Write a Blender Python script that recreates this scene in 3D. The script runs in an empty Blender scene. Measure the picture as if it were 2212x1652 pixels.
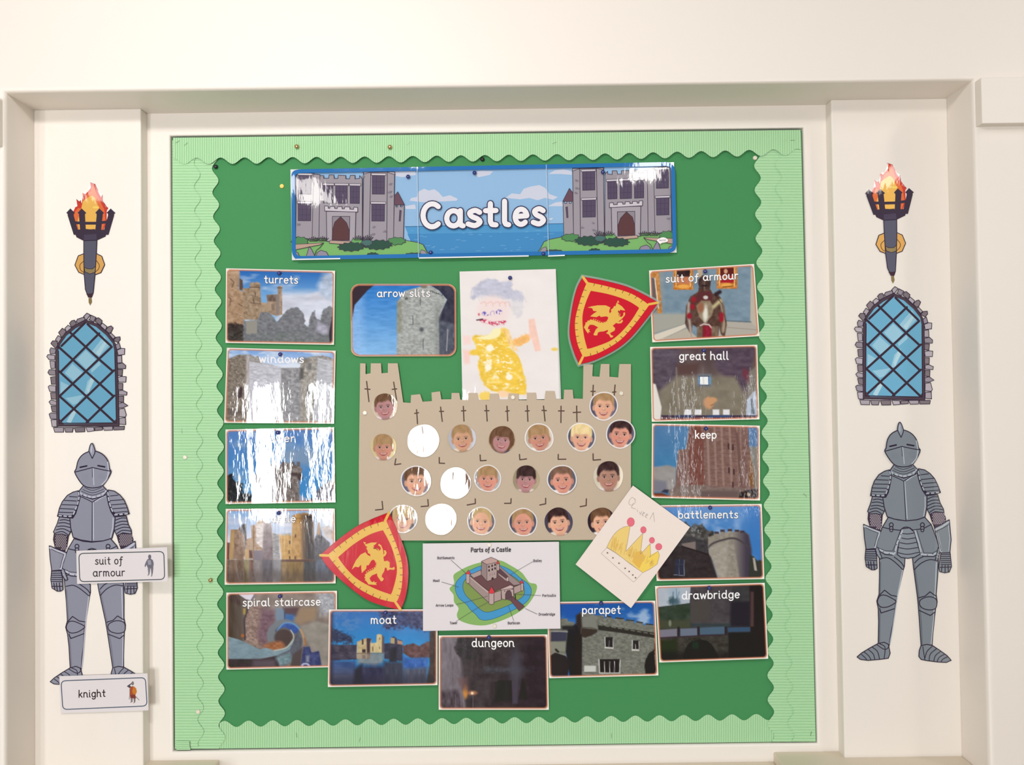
import bpy, bmesh, math, random
import numpy as np
from mathutils import Vector, Matrix
from mathutils.geometry import tessellate_polygon

scn = bpy.context.scene
COL = scn.collection
random.seed(4)

# ------------------------------------------------------------------ camera, world, lights, exposure
FPX, DIST, PITCH, ROLL = 1800.0, 2.26, 0.02, 0.0128      # focal length in pixels of a 2212 wide frame; metres; radians
CAM = np.array([0.0, -DIST, 0.0])
FWD = np.array([0.0, math.cos(PITCH), math.sin(PITCH)])
R0 = np.array([1.0, 0.0, 0.0])
U0 = np.cross(R0, FWD)
RGT = math.cos(ROLL) * R0 - math.sin(ROLL) * U0
UPV = math.cos(ROLL) * U0 + math.sin(ROLL) * R0

cam_d = bpy.data.cameras.new('camera')
cam_d.sensor_width = 36.0
cam_d.lens = 36.0 * FPX / 2212.0
cam_d.clip_start = 0.05
cam = bpy.data.objects.new('camera', cam_d)
COL.objects.link(cam)
m3 = Matrix((RGT, UPV, -FWD)).transposed()
cam.matrix_world = Matrix.Translation(CAM) @ m3.to_4x4()
scn.camera = cam

scn.view_settings.view_transform = 'Standard'
scn.view_settings.look = 'None'
scn.view_settings.gamma = 1.0
scn.view_settings.use_curve_mapping = False
scn.view_settings.exposure = 0.0

world = bpy.data.worlds.new('room_light')
scn.world = world
world.use_nodes = True
bg = world.node_tree.nodes['Background']
bg.inputs['Color'].default_value = (1.0, 0.965, 0.945, 1)
bg.inputs['Strength'].default_value = 0.30


def area(name, loc, size, power, col=(1, 1, 1), aim=(0, 0, 0)):
    d = bpy.data.lights.new(name, 'AREA')
    d.shape = 'RECTANGLE'
    d.size, d.size_y = size
    d.energy = power
    d.color = col
    o = bpy.data.objects.new(name, d)
    COL.objects.link(o)
    o.location = loc
    v = Vector(aim) - Vector(loc)
    o.rotation_euler = v.to_track_quat('-Z', 'Y').to_euler()
    return o


# ceiling fittings of the classroom: one bright flush panel and a row of small ones; then an added fill lamp
area('ceiling_lamp_main', (-0.66, -1.95, 1.30), (0.50, 0.18), 21.5, (1, 0.96, 0.935), (-0.62, 0.0, -0.2))
for i, (lx, pw) in enumerate(((-2.42, 3.0), (-1.17, 6.0), (0.82, 8.0), (2.16, 4.0))):
    area('ceiling_or_fill_lamp', (lx, -2.6, 1.36 if lx == 0.82 else 1.24), (0.20, 0.62), pw, (1, 0.97, 0.92), (lx, -2.6, -1.5))
area('ceiling_or_fill_lamp', (2.55, -1.5, 1.5), (0.20, 0.62), 12.0, (1, 0.96, 0.92), (2.2, -0.9, 0.0))  # added unseen lamp, brightens the right-hand wall
# glazed doors, and two added narrow light strips, at the far end of the room, behind the photographer
for x0, x1, z0, z1, rad in ((-3.25, -2.87, -1.45, 0.20, 50), (-2.43, -2.20, -1.45, 0.20, 50), (-1.30, -0.62, -1.45, 0.12, 50),
                            (2.11, 2.17, -1.45, 0.25, 9), (2.95, 3.00, -1.45, 0.25, 8)):  # last two: strips added for glare streaks on the right-hand cards
    w_, h_ = x1 - x0, z1 - z0
    area('daylight_door_or_strip', ((x0 + x1) / 2, -8.0, (z0 + z1) / 2), (w_, h_), rad * w_ * h_ * math.pi, (0.97, 0.99, 1.0), ((x0 + x1) / 2, 0, (z0 + z1) / 2))


# ------------------------------------------------------------------ helpers
def at(px, py, Y=0.0):
    """point of the wall (plane y = Y) seen at a pixel of the photograph; arrays allowed"""
    px = np.asarray(px, float); py = np.asarray(py, float); Y = np.asarray(Y, float)
    a = (px - 1106) / FPX; b = (py - 826) / FPX
    dx = FWD[0] + RGT[0] * a - UPV[0] * b
    dy = FWD[1] + RGT[1] * a - UPV[1] * b
    dz = FWD[2] + RGT[2] * a - UPV[2] * b
    t = (Y + DIST) / dy
    return np.stack([t * dx, -DIST + t * dy, t * dz], -1)


VEIL = 0.017


def illum(px, py):
    return ILLUM(px, py)


def ILLUM(px, py):
    px = np.asarray(px, float); py = np.asarray(py, float)
    return np.clip(1.08 - 0.11 * (px - 1106) / 700 - 0.06 * (py - 950) / 650, 0.85, 1.25)  # scene's light only; stronger lower-right shade stays painted into the prints


def lin(c):
    c = np.asarray(c, float) / 255.0
    return np.where(c <= 0.04045, c / 12.92, ((c + 0.055) / 1.055) ** 2.4)


def ink(c, px, py):
    """print colour from the colour seen, taking the amount of light at that place out"""
    l = lin(c)
    e = np.asarray(illum(px, py), float)
    return np.clip((l - VEIL) / e[..., None], 0.004, 0.88)


def mat(name, col, rough=0.6, metal=0.0, coat=0.0, attr=False, bump=None, spec=0.5, coat_rough=0.03):
    m = bpy.data.materials.new(name)
    m.use_nodes = True
    nt = m.node_tree
    b = nt.nodes['Principled BSDF']
    b.inputs['Base Color'].default_value = (*col, 1)
    b.inputs['Roughness'].default_value = rough
    b.inputs['Metallic'].default_value = metal
    b.inputs['Coat Weight'].default_value = coat
    b.inputs['Coat Roughness'].default_value = coat_rough
    b.inputs['Specular IOR Level'].default_value = spec
    if attr:
        a = nt.nodes.new('ShaderNodeVertexColor')
        a.layer_name = 'ink'
        nt.links.new(a.outputs['Color'], b.inputs['Base Color'])
    if bump:
        scale, stren, dist, target = bump[:4]
        g = nt.nodes.new('ShaderNodeNewGeometry')
        mp = nt.nodes.new('ShaderNodeMapping')
        nt.links.new(g.outputs['Position'], mp.inputs['Vector'])
        mp.inputs['Scale'].default_value = (1.0, 1.0, bump[4] if len(bump) > 4 else 1.0)
        n1 = nt.nodes.new('ShaderNodeTexNoise')
        n1.inputs['Scale'].default_value = scale
        n1.inputs['Detail'].default_value = 3.0
        nt.links.new(mp.outputs['Vector'], n1.inputs['Vector'])
        bp = nt.nodes.new('ShaderNodeBump')
        bp.inputs['Strength'].default_value = stren
        bp.inputs['Distance'].default_value = dist
        nt.links.new(n1.outputs['Fac'], bp.inputs['Height'])
        for t in target:
            nt.links.new(bp.outputs['Normal'], b.inputs[t])
    return m


def wall_paint(name, col):
    m = mat(name, col, 0.45, bump=(60.0, 0.12, 0.002, ('Normal',)), spec=0.35)
    nt = m.node_tree
    b = nt.nodes['Principled BSDF']
    g = nt.nodes.new('ShaderNodeTexNoise')
    g.inputs['Scale'].default_value = 3.0
    mx = nt.nodes.new('ShaderNodeMix')
    mx.data_type = 'RGBA'
    mx.inputs['A'].default_value = (*col, 1)
    mx.inputs['B'].default_value = (col[0] * 0.985, col[1] * 0.965, col[2] * 0.95, 1)
    nt.links.new(g.outputs['Fac'], mx.inputs['Factor'])
    nt.links.new(mx.outputs['Result'], b.inputs['Base Color'])
    return m


M_WALL = wall_paint('cream_wall_paint', (0.80, 0.745, 0.68))
M_TRIM = wall_paint('white_gloss_paint', (0.80, 0.75, 0.69))
M_SILL = wall_paint('sill_paint', (0.72, 0.64, 0.52))
M_FLOOR = mat('floor_lino', (0.42, 0.36, 0.29), 0.5, bump=(40, 0.1, 0.002, ('Normal',)))
M_GREEN = mat('green_backing_paper', (0.055, 0.245, 0.085), 0.75, bump=(300, 0.15, 0.0005, ('Normal',)), spec=0.2)
M_BORDER = mat('pale_green_corrugated_card', (0.385, 0.635, 0.365), 0.7, spec=0.25, bump=(90, 0.1, 0.001, ('Normal',)))
M_PRINT = mat('matt_print', (0.8, 0.8, 0.8), 0.55, attr=True, spec=0.3)
M_LAM = mat('laminated_print', (0.8, 0.8, 0.8), 0.5, coat=1.0, attr=True, spec=0.03, coat_rough=0.035, bump=(40.0, 0.40, 0.0010, ('Coat Normal',), 0.3))
M_SHEET = mat('laminated_white_sheet', (0.80, 0.79, 0.76), 0.4, coat=0.8)
M_PAPER = mat('white_paper', (0.80, 0.77, 0.73), 0.7)
M_SUGAR = mat('beige_sugar_paper', (0.50, 0.405, 0.305), 0.85, spec=0.15, bump=(220, 0.2, 0.0006, ('Normal',)))
M_BLUEPIN = mat('blue_plastic', (0.012, 0.022, 0.16), 0.18, coat=0.6)
M_BLACKPIN = mat('black_plastic', (0.012, 0.012, 0.014), 0.3)
M_WHITEPIN = mat('white_plastic', (0.72, 0.66, 0.54), 0.3)
M_YELLOWPIN = mat('yellow_plastic', (0.82, 0.58, 0.10), 0.3)
M_BRASS = mat('brass', (0.62, 0.40, 0.20), 0.25, 1.0)
M_STEEL = mat('steel_wire', (0.18, 0.22, 0.16), 0.4, 0.6)


def film():
    m = bpy.data.materials.new('clear_laminate_film')
    m.use_nodes = True
    nt = m.node_tree
    nt.nodes.remove(nt.nodes['Principled BSDF'])
    t = nt.nodes.new('ShaderNodeBsdfTransparent')
    t.inputs['Color'].default_value = (0.93, 0.95, 0.94, 1)
    g = nt.nodes.new('ShaderNodeBsdfGlossy')
    g.inputs['Roughness'].default_value = 0.08
    f = nt.nodes.new('ShaderNodeBsdfDiffuse')
    f.inputs['Color'].default_value = (0.8, 0.85, 0.82, 1)
    a = nt.nodes.new('ShaderNodeMixShader'); a.inputs[0].default_value = 0.07
    b = nt.nodes.new('ShaderNodeMixShader'); b.inputs[0].default_value = 0.16
    nt.links.new(t.outputs[0], a.inputs[1]); nt.links.new(g.outputs[0], a.inputs[2])
    nt.links.new(a.outputs[0], b.inputs[1]); nt.links.new(f.outputs[0], b.inputs[2])
    nt.links.new(b.outputs[0], nt.nodes['Material Output'].inputs['Surface'])
    return m


M_FILM = film()


def link(name, me, material, parent=None, loc=None):
    o = bpy.data.objects.new(name, me)
    COL.objects.link(o)
    if material is not None:
        me.materials.append(material)
    if parent is not None:
        o.parent = parent
    elif loc is not None:
        o.location = loc
    return o


def tag(o, label, cat, group=None):
    o['label'] = label
    o['category'] = cat
    if group:
        o['group'] = group
    return o


def structure(o):
    o['kind'] = 'structure'
    return o


def mesh_from(name, verts, faces, colors=None, smooth=False):
    me = bpy.data.meshes.new(name)
    me.from_pydata([tuple(v) for v in verts], [], [tuple(f) for f in faces])
    if colors is not None:
        a = me.color_attributes.new('ink', 'FLOAT_COLOR', 'POINT')
        c = np.ones((len(verts), 4), np.float32)
        c[:, :3] = colors
        a.data.foreach_set('color', c.ravel())
    if smooth:
        me.polygons.foreach_set('use_smooth', [True] * len(me.polygons))
    me.update()
    return me


def grid_mesh(name, V, nu, nv, colors=None):
    """V: (nv*nu,3) grid; quads facing the room"""
    me = bpy.data.meshes.new(name)
    i = np.arange(nv - 1)[:, None] * nu + np.arange(nu - 1)[None, :]
    q = np.stack([i, i + nu, i + nu + 1, i + 1], -1).reshape(-1, 4)
    me.vertices.add(len(V)); me.vertices.foreach_set('co', np.asarray(V, np.float32).ravel())
    me.loops.add(q.size); me.loops.foreach_set('vertex_index', q.astype(np.int32).ravel())
    me.polygons.add(len(q))
    me.polygons.foreach_set('loop_start', np.arange(0, q.size, 4, dtype=np.int32))
    me.polygons.foreach_set('use_smooth', np.ones(len(q), bool))
    me.update(calc_edges=True)
    if colors is not None:
        a = me.color_attributes.new('ink', 'FLOAT_COLOR', 'POINT')
        c = np.ones((len(V), 4), np.float32); c[:, :3] = colors
        a.data.foreach_set('color', c.ravel())
    return me


def box_bm(bm, x0, x1, y0, y1, z0, z1):
    v = [bm.verts.new((x, y, z)) for z in (z0, z1) for y in (y0, y1) for x in (x0, x1)]
    for f in ((0, 2, 3, 1), (4, 5, 7, 6), (0, 1, 5, 4), (2, 6, 7, 3), (0, 4, 6, 2), (1, 3, 7, 5)):
        bm.faces.new([v[k] for k in f])


def box(name, x0, x1, y0, y1, z0, z1, material, bevel=0.0, parent=None):
    bm = bmesh.new()
    c = Vector(((x0 + x1) / 2, (y0 + y1) / 2, (z0 + z1) / 2))
    box_bm(bm, x0 - c.x, x1 - c.x, y0 - c.y, y1 - c.y, z0 - c.z, z1 - c.z)
    if bevel:
        bmesh.ops.bevel(bm, geom=bm.edges[:], offset=bevel, segments=3, profile=0.5, affect='EDGES')
    me = bpy.data.meshes.new(name)
    bm.to_mesh(me); bm.free()
    return link(name, me, material, parent, c)


def tess(pts):
    return tessellate_polygon([[Vector((p[0], p[1], 0)) for p in pts]])


def crv(pts, n=6, closed=True):
    """smooth curve through points"""
    p = [np.array(q, float) for q in pts]
    out = []
    N = len(p)
    for i in range(N if closed else N - 1):
        a, b, c, d = (p[(i - 1) % N], p[i], p[(i + 1) % N], p[(i + 2) % N]) if closed else (p[max(i - 1, 0)], p[i], p[i + 1], p[min(i + 2, N - 1)])
        for k in range(n):
            t = k / n
            out.append(0.5 * ((2 * b) + (c - a) * t + (2 * a - 5 * b + 4 * c - d) * t * t + (3 * b - a - 3 * c + d) * t ** 3))
    if not closed:
        out.append(p[-1])
    return [tuple(q) for q in out]


def arc(cx, cy, rx, ry, a0, a1, n=10):
    return [(cx + rx * math.cos(math.radians(a0 + (a1 - a0) * k / n)), cy + ry * math.sin(math.radians(a0 + (a1 - a0) * k / n))) for k in range(n + 1)]


# ------------------------------------------------------------------ handwriting-like stroke letters, y up, x height 1
_b = lambda cx=0.43: arc(cx, 0.5, 0.38, 0.5, 0, 360, 16)
_tail = lambda x, top: [(x, top), (x, 0.18), (x + 0.05, 0.03), (x + 0.16, 0.0)]
_arch = lambda x, w: arc(x + w / 2, 0.62, w / 2, 0.38, 165, 0, 8)
LET = {
    'a': (0.98, [_b(), _tail(0.81, 1.0)]), 'b': (0.86, [[(0.07, 1.55), (0.07, 0.03)], _b(0.44)]),
    'c': (0.76, [arc(0.43, 0.5, 0.38, 0.5, 48, 312, 12)]), 'd': (0.98, [_b(), _tail(0.81, 1.55)]),
    'e': (0.84, [[(0.06, 0.52), (0.80, 0.56)] + arc(0.43, 0.5, 0.38, 0.5, 12, 315, 14)]),
    'f': (0.66, [[(0.72, 1.42)] + arc(0.57, 1.22, 0.22, 0.28, 75, 180, 6) + [(0.34, -0.15), (0.26, -0.36), (0.08, -0.40)], [(0.08, 0.93), (0.64, 0.93)]]),
    'g': (0.9, [_b(), [(0.81, 1.0), (0.81, -0.15)] + arc(0.45, -0.15, 0.36, 0.33, 0, -155, 8)]),
    'h': (0.94, [[(0.07, 1.55), (0.07, 0.0)], _arch(0.07, 0.69) + _tail(0.76, 0.5)]),
    'i': (0.32, [_tail(0.1, 1.0), [(0.1, 1.36), (0.1, 1.40)]]),
    'k': (0.82, [[(0.07, 1.55), (0.07, 0.0)], [(0.68, 0.98), (0.12, 0.42)], [(0.30, 0.56), (0.74, 0.0)]]),
    'l': (0.38, [[(0.1, 1.55), (0.1, 0.22), (0.17, 0.04), (0.34, 0.0)]]),
    'm': (1.3, [[(0.07, 1.0), (0.07, 0.0)], _arch(0.07, 0.52) + [(0.59, 0.0)], _arch(0.59, 0.52) + _tail(1.11, 0.5)]),
    'n': (0.94, [[(0.07, 1.0), (0.07, 0.0)], _arch(0.07, 0.69) + _tail(0.76, 0.5)]),
    'o': (0.84, [_b()]), 'p': (0.86, [[(0.07, 1.0), (0.07, -0.5)], _b(0.44)]),
    'r': (0.62, [[(0.07, 1.0), (0.07, 0.0)], arc(0.42, 0.58, 0.35, 0.42, 165, 62, 7)]),
    's': (0.72, [crv([(0.64, 0.86), (0.40, 1.0), (0.13, 0.84), (0.24, 0.60), (0.52, 0.44), (0.66, 0.22), (0.40, 0.0), (0.05, 0.12)], 4, False)]),
    't': (0.66, [[(0.30, 1.42), (0.30, 0.25), (0.38, 0.05), (0.60, 0.02)], [(0.04, 0.96), (0.60, 0.96)]]),
    'u': (0.94, [[(0.07, 1.0)] + arc(0.41, 0.38, 0.34, 0.38, 180, 350, 8), _tail(0.76, 1.0)]),
    'v': (0.74, [[(0.03, 1.0), (0.36, 0.0), (0.70, 1.0)]]),
    'w': (1.12, [[(0.03, 1.0), (0.28, 0.0), (0.55, 0.86), (0.82, 0.0), (1.08, 1.0)]]),
    'y': (0.80, [[(0.05, 1.0), (0.40, 0.06)], [(0.76, 1.0), (0.30, -0.48)]]),
    'A': (1.1, [[(0.02, 0.0), (0.52, 1.45), (1.04, 0.0)], [(0.22, 0.48), (0.84, 0.48)]]),
    'B': (0.95, [[(0.07, 0.0), (0.07, 1.45)] + arc(0.45, 1.1, 0.35, 0.35, 90, -90, 8) + [(0.07, 0.75)] + arc(0.48, 0.37, 0.40, 0.37, 90, -90, 8) + [(0.07, 0.0)]]),
    'C': (1.08, [arc(0.60, 0.72, 0.55, 0.74, 48, 312, 16)]),
    'D': (1.1, [[(0.07, 0.0), (0.07, 1.45)] + arc(0.35, 0.72, 0.66, 0.73, 90, -90, 12) + [(0.07, 0.0)]]),
    'L': (0.8, [[(0.07, 1.45), (0.07, 0.0), (0.72, 0.0)]]),
    'M': (1.3, [[(0.07, 0.0), (0.12, 1.45), (0.62, 0.45), (1.12, 1.45), (1.2, 0.0)]]),
    'P': (0.95, [[(0.07, 0.0), (0.07, 1.45)] + arc(0.45, 1.05, 0.40, 0.40, 90, -90, 9) + [(0.07, 0.65)]]),
    'T': (1.0, [[(0.02, 1.45), (0.96, 1.45)], [(0.49, 1.45), (0.49, 0.0)]]),
    ' ': (0.42, []),
}


class Art:
    """flat print: coloured shapes laid one over another in very thin layers on the wall plane"""
    def __init__(s, y, eps=1.6e-5, wave=None):
        s.y = y; s.eps = eps; s.V = []; s.C = []; s.F = []; s.n = 0; s.k = 0
        s.T = lambda p: (p[:, 0], p[:, 1])
        s.wave = wave

    def view(s, ox, oy, k):
        s.T = lambda p: (ox + p[:, 0] / k, oy + p[:, 1] / k)
        return s

    def affine(s, src, dst):
        """least squares affine map of points"""
        A = np.c_[np.array(src, float), np.ones(len(src))]
        M, *_ = np.linalg.lstsq(A, np.array(dst, float), rcond=None)
        s.T = lambda p: tuple((np.c_[p, np.ones(len(p))] @ M).T)
        return s

    def _add(s, pts, faces, col, dy=0):
        p = np.array(pts, float).reshape(-1, 2)
        px, py = s.T(p)
        y = s.y - dy - (s.wave(px, py) if s.wave else 0)
        s.V.append(at(px, py, y))
        c = np.array(col, float)
        if c.ndim == 1:
            c = np.repeat(c[None], len(p), 0)
        s.C.append(ink(c, px, py))
        s.F += [tuple(i + s.n for i in f) for f in faces]
        s.n += len(p)

    def up(s):
        s.y -= s.eps

    def poly(s, pts, col, line=None, w=0):
        s.up()
        s._add(pts, tess(pts), col)
        if line is not None:
            s.stroke(list(pts) + [pts[0]], w, line)
        return s

    def seg(s, pts, w, col, caps=6):
        p = np.array(pts, float)
        V = []; F = []
        for i in range(len(p) - 1):
            d = p[i + 1] - p[i]
            L = math.hypot(*d)
            if L < 1e-9:
                continue
            n = np.array((-d[1], d[0])) / L * w / 2
            b = len(V)
            V += [p[i] + n, p[i] - n, p[i + 1] - n, p[i + 1] + n]
            F.append((b, b + 1, b + 2, b + 3))
        if caps:
            for q in p:
                b = len(V)
                for k in range(caps):
                    a = 2 * math.pi * k / caps
                    V.append(q + np.array((math.cos(a), math.sin(a))) * w / 2)
                F.append(tuple(range(b, b + caps)))
        if V:
            h = []
            for f in F:                       # no two pieces of a line in one plane
                s.k = (s.k + 1) % 37
                h += [s.k * 8e-7] * len(f)
            s._add(V, F, col, np.array(h))

    def stroke(s, pts, w, col, caps=6):
        s.up(); s.seg(pts, w, col, caps); s.y -= 3e-5
        return s

    def strokes(s, many, w, col, caps=6):
        s.up()
        for q in many:
            s.seg(q, w, col, caps)
        s.y -= 3e-5
        return s

    def ell(s, cx, cy, rx, ry, col, n=20, line=None, w=0):
        return s.poly(arc(cx, cy, rx, ry, 0, 360 - 360 / n, n - 1), col, line, w)

    def dots(s, pts, r, col, n=6):
        s.up()
        for x, y in pts:
            q = arc(x, y, r, r, 0, 360 - 360 / n, n - 1)
            s._add(q, [tuple(range(n))], col)
        return s

    def text(s, txt, x0, x1, y0, y1, xh, passes, gap=0.26):
        """letters between x0 and x1 on a base line from y0 to y1; passes: (width, colour, dx, dy)"""
        L = sum(LET[c][0] + gap for c in txt) - gap
        sx = (x1 - x0) / L
        for w, col, dx, dy in passes:
            s.up()
            x = 0.0
            for c in txt:
                adv, st = LET[c]
                for q in st:
                    pts = []
                    for gx, gy in q:
                        X = x0 + (x + gx) * sx
                        pts.append((X + dx, y0 + (y1 - y0) * (X - x0) / (x1 - x0) - gy * xh + dy))
                    s.seg(pts, w, col, 8)
                x += adv + gap
            s.y -= 3e-5
        return s

    def build(s, name, material, parent):
        V = np.concatenate(s.V) - np.array(parent.location)
        me = mesh_from(name, V, s.F, np.concatenate(s.C))
        return link(name, me, material, parent)


def prism(name, polys, y0, y1, material, T=None, parent=None):
    """cut-out sheet: outlines (pixels) between the planes y0 (front) and y1 (back)"""
    V = []; F = []
    for pts in polys:
        p = np.array(pts, float)
        px, py = (p[:, 0], p[:, 1]) if T is None else T(p)
        f = at(px, py, y0); b = f.copy(); b[:, 1] = y1
        n = len(p); o = len(V)
        V += list(f) + list(b)
        tr = tess(np.c_[px, py])
        F += [tuple(o + i for i in t) for t in tr]
        F += [tuple(o + n + i for i in reversed(t)) for t in tr]
        F += [(o + i, o + n + i, o + n + (i + 1) % n, o + (i + 1) % n) for i in range(n)]
    V = np.array(V)
    c = (V.min(0) + V.max(0)) / 2
    org = np.zeros(3) if parent is None else np.array(parent.location)
    if parent is None:
        org = c
    me = mesh_from(name, V - org, F)
    bm = bmesh.new(); bm.from_mesh(me)
    bmesh.ops.recalc_face_normals(bm, faces=bm.faces[:])
    bm.to_mesh(me); bm.free()
    return link(name, me, material, parent, Vector(org))


# ------------------------------------------------------------------ soft painting of printed photographs, evaluated at mesh points
def vnoise(x, y, seed=0):
    xi = np.floor(x).astype(np.int64); yi = np.floor(y).astype(np.int64)
    fx = x - xi; fy = y - yi
    fx = fx * fx * (3 - 2 * fx); fy = fy * fy * (3 - 2 * fy)

    def h(a, b):
        n = (a * 374761393 + b * 668265263 + seed * 974711) & 0x7fffffff
        n = ((n ^ (n >> 13)) * 1274126177) & 0x7fffffff
        return ((n ^ (n >> 16)) & 0xffff) / 65535.0
    return (h(xi, yi) * (1 - fx) + h(xi + 1, yi) * fx) * (1 - fy) + (h(xi, yi + 1) * (1 - fx) + h(xi + 1, yi + 1) * fx) * fy


def fbm(x, y, seed=0):
    return (vnoise(x, y, seed) * 0.55 + vnoise(x * 2.1, y * 2.1, seed + 1) * 0.3 + vnoise(x * 4.3, y * 4.3, seed + 2) * 0.15) * 2 - 1


def sdist(X, Y, pts):
    d2 = np.full(X.shape, 1e18); inside = np.zeros(X.shape, bool)
    n = len(pts)
    for i in range(n):
        x0, y0 = pts[i]; x1, y1 = pts[(i + 1) % n]
        ex, ey = x1 - x0, y1 - y0
        t = np.clip(((X - x0) * ex + (Y - y0) * ey) / max(ex * ex + ey * ey, 1e-9), 0, 1)
        d2 = np.minimum(d2, (X - x0 - t * ex) ** 2 + (Y - y0 - t * ey) ** 2)
        if y0 != y1:
            c = ((y0 > Y) != (y1 > Y)) & (X < (x1 - x0) * (Y - y0) / (y1 - y0) + x0)
            inside ^= c
    d = np.sqrt(d2)
    return np.where(inside, -d, d)


class Paint:
    def __init__(s, X, Y):
        s.X, s.Y = X, Y
        s.c = np.zeros((len(X), 3))

    def mix(s, a, col, tex=None, seed=1):
        c = np.array(col, float)
        if c.ndim == 1:
            c = np.repeat(c[None], len(s.X), 0)
        if tex:
            sx, sy, amp = tex
            c = c + fbm(s.X / sx, s.Y / sy, seed)[:, None] * amp
        s.c += (c - s.c) * a[:, None]
        return s

    def fill(s, col, tex=None, seed=1):
        return s.mix(np.ones(len(s.X)), col, tex, seed)

    def grad(s, p0, c0, p1, c1, a=None, tex=None, seed=1):
        d = np.array(p1, float) - np.array(p0, float)
        t = np.clip(((s.X - p0[0]) * d[0] + (s.Y - p0[1]) * d[1]) / (d @ d), 0, 1)[:, None]
        return s.mix(np.ones(len(s.X)) if a is None else a, np.array(c0) * (1 - t) + np.array(c1) * t, tex, seed)

    def a_poly(s, pts, soft=14, rag=0, rs=40, seed=3):
        d = sdist(s.X, s.Y, pts)
        if rag:
            d = d + fbm(s.X / rs, s.Y / rs, seed) * rag
        return np.clip(0.5 - d / soft, 0, 1)

    def poly(s, pts, col, soft=14, tex=None, rag=0, rs=40, seed=3, op=1.0):
        return s.mix(s.a_poly(pts, soft, rag, rs, seed) * op, col, tex, seed)

    def rect(s, x0, y0, x1, y1, col, soft=12, tex=None, op=1.0, seed=3):
        return s.poly([(x0, y0), (x1, y0), (x1, y1), (x0, y1)], col, soft, tex, op=op, seed=seed)

    def ell(s, cx, cy, rx, ry, col, soft=0.15, tex=None, op=1.0, rag=0, rs=40, seed=5):
        d = np.hypot((s.X - cx) / rx, (s.Y - cy) / ry) - 1
        if rag:
            d = d + fbm(s.X / rs, s.Y / rs, seed) * rag
        return s.mix(np.clip(0.5 - d / soft, 0, 1) * op, col, tex, seed)

    def line(s, pts, w, col, soft=8, op=1.0):
        d2 = np.full(s.X.shape, 1e18)
        for (x0, y0), (x1, y1) in zip(pts[:-1], pts[1:]):
            ex, ey = x1 - x0, y1 - y0
            t = np.clip(((s.X - x0) * ex + (s.Y - y0) * ey) / max(ex * ex + ey * ey, 1e-9), 0, 1)
            d2 = np.minimum(d2, (s.X - x0 - t * ex) ** 2 + (s.Y - y0 - t * ey) ** 2)
        return s.mix(np.clip(0.5 - (np.sqrt(d2) - w / 2) / soft, 0, 1) * op, col)

    def blotch(s, sx, sy, lo, hi, col, op=1.0, seed=9, a=None):
        f = np.clip((fbm(s.X / sx, s.Y / sy, seed) - lo) / (hi - lo), 0, 1) * op
        return s.mix(f if a is None else f * a, col)


# ------------------------------------------------------------------ the setting
YF, YP, YB, YBOARD = -0.17, -0.04, 0.0, 0.012
HX0, HX1, HZ0, HZ1 = -1.273, 1.176, -0.985, 0.792


def wall_with_opening():
    bm = bmesh.new()
    X0, X1, Z0, Z1 = -3.2, 3.2, -1.45, 2.0
    r = 0.014

    def ring(inner, y):
        x0, x1, z0, z1 = inner
        return [bm.verts.new(p) for p in ((x0, y, z0), (x1, y, z0), (x1, y, z1), (x0, y, z1))]
    out = ring((X0, X1, Z0, Z1), YF)
    inn = ring((HX0, HX1, HZ0, HZ1), YF)
    back = ring((HX0, HX1, HZ0, HZ1), 0.06)
    fe = []
    for i in range(4):
        j = (i + 1) % 4
        bm.faces.new((out[i], out[j], inn[j], inn[i]))
        bm.faces.new((inn[i], inn[j], back[j], back[i]))
    bm.edges.ensure_lookup_table()
    for e in bm.edges:
        if e.verts[0] in inn and e.verts[1] in inn:
            fe.append(e)
    bmesh.ops.bevel(bm, geom=fe, offset=r, segments=5, profile=0.5, affect='EDGES')
    bmesh.ops.recalc_face_normals(bm, faces=bm.faces[:])
    for f in bm.faces:
        f.smooth = True
    me = bpy.data.meshes.new('wall_front')
    bm.to_mesh(me); bm.free()
    me.set_sharp_from_angle(angle=math.radians(50))
    return structure(link('wall_front', me, M_WALL))


wall_with_opening()
structure(box('wall_back', -1.30, 1.20, 0.0225, 0.07, -1.45, 0.85, M_TRIM))
# the white surround the notice board is let into: four rails with a soft edge
bx0, bx1, bz0, bz1 = -0.9240, 0.8050, -0.9345, 0.7292


def surround():
    bm = bmesh.new()
    o = [bm.verts.new(p) for p in ((-1.0, YB, -1.0), (0.885, YB, -1.0), (0.885, YB, 0.80), (-1.0, YB, 0.80))]
    g = 0.0015
    i_ = [bm.verts.new(p) for p in ((bx0 - g, YB, bz0 - g), (bx1 + g + 0.003, YB, bz0 - g), (bx1 + g - 0.002, YB, bz1 + g), (bx0 - g, YB, bz1 + g))]
    b_ = [bm.verts.new((v.co.x, 0.022, v.co.z)) for v in i_]
    for i in range(4):
        j = (i + 1) % 4
        bm.faces.new((o[i], o[j], i_[j], i_[i]))
        bm.faces.new((i_[i], i_[j], b_[j], b_[i]))
    fe = [e for e in bm.edges if e.verts[0] in i_ and e.verts[1] in i_]
    bmesh.ops.bevel(bm, geom=fe, offset=0.007, segments=4, profile=0.5, affect='EDGES')
    bmesh.ops.recalc_face_normals(bm, faces=bm.faces[:])
    for f in bm.faces:
        f.smooth = True
    me = bpy.data.meshes.new('trim_1')
    bm.to_mesh(me); bm.free()
    me.set_sharp_from_angle(angle=math.radians(50))
    return structure(link('trim_1', me, M_TRIM))


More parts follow.
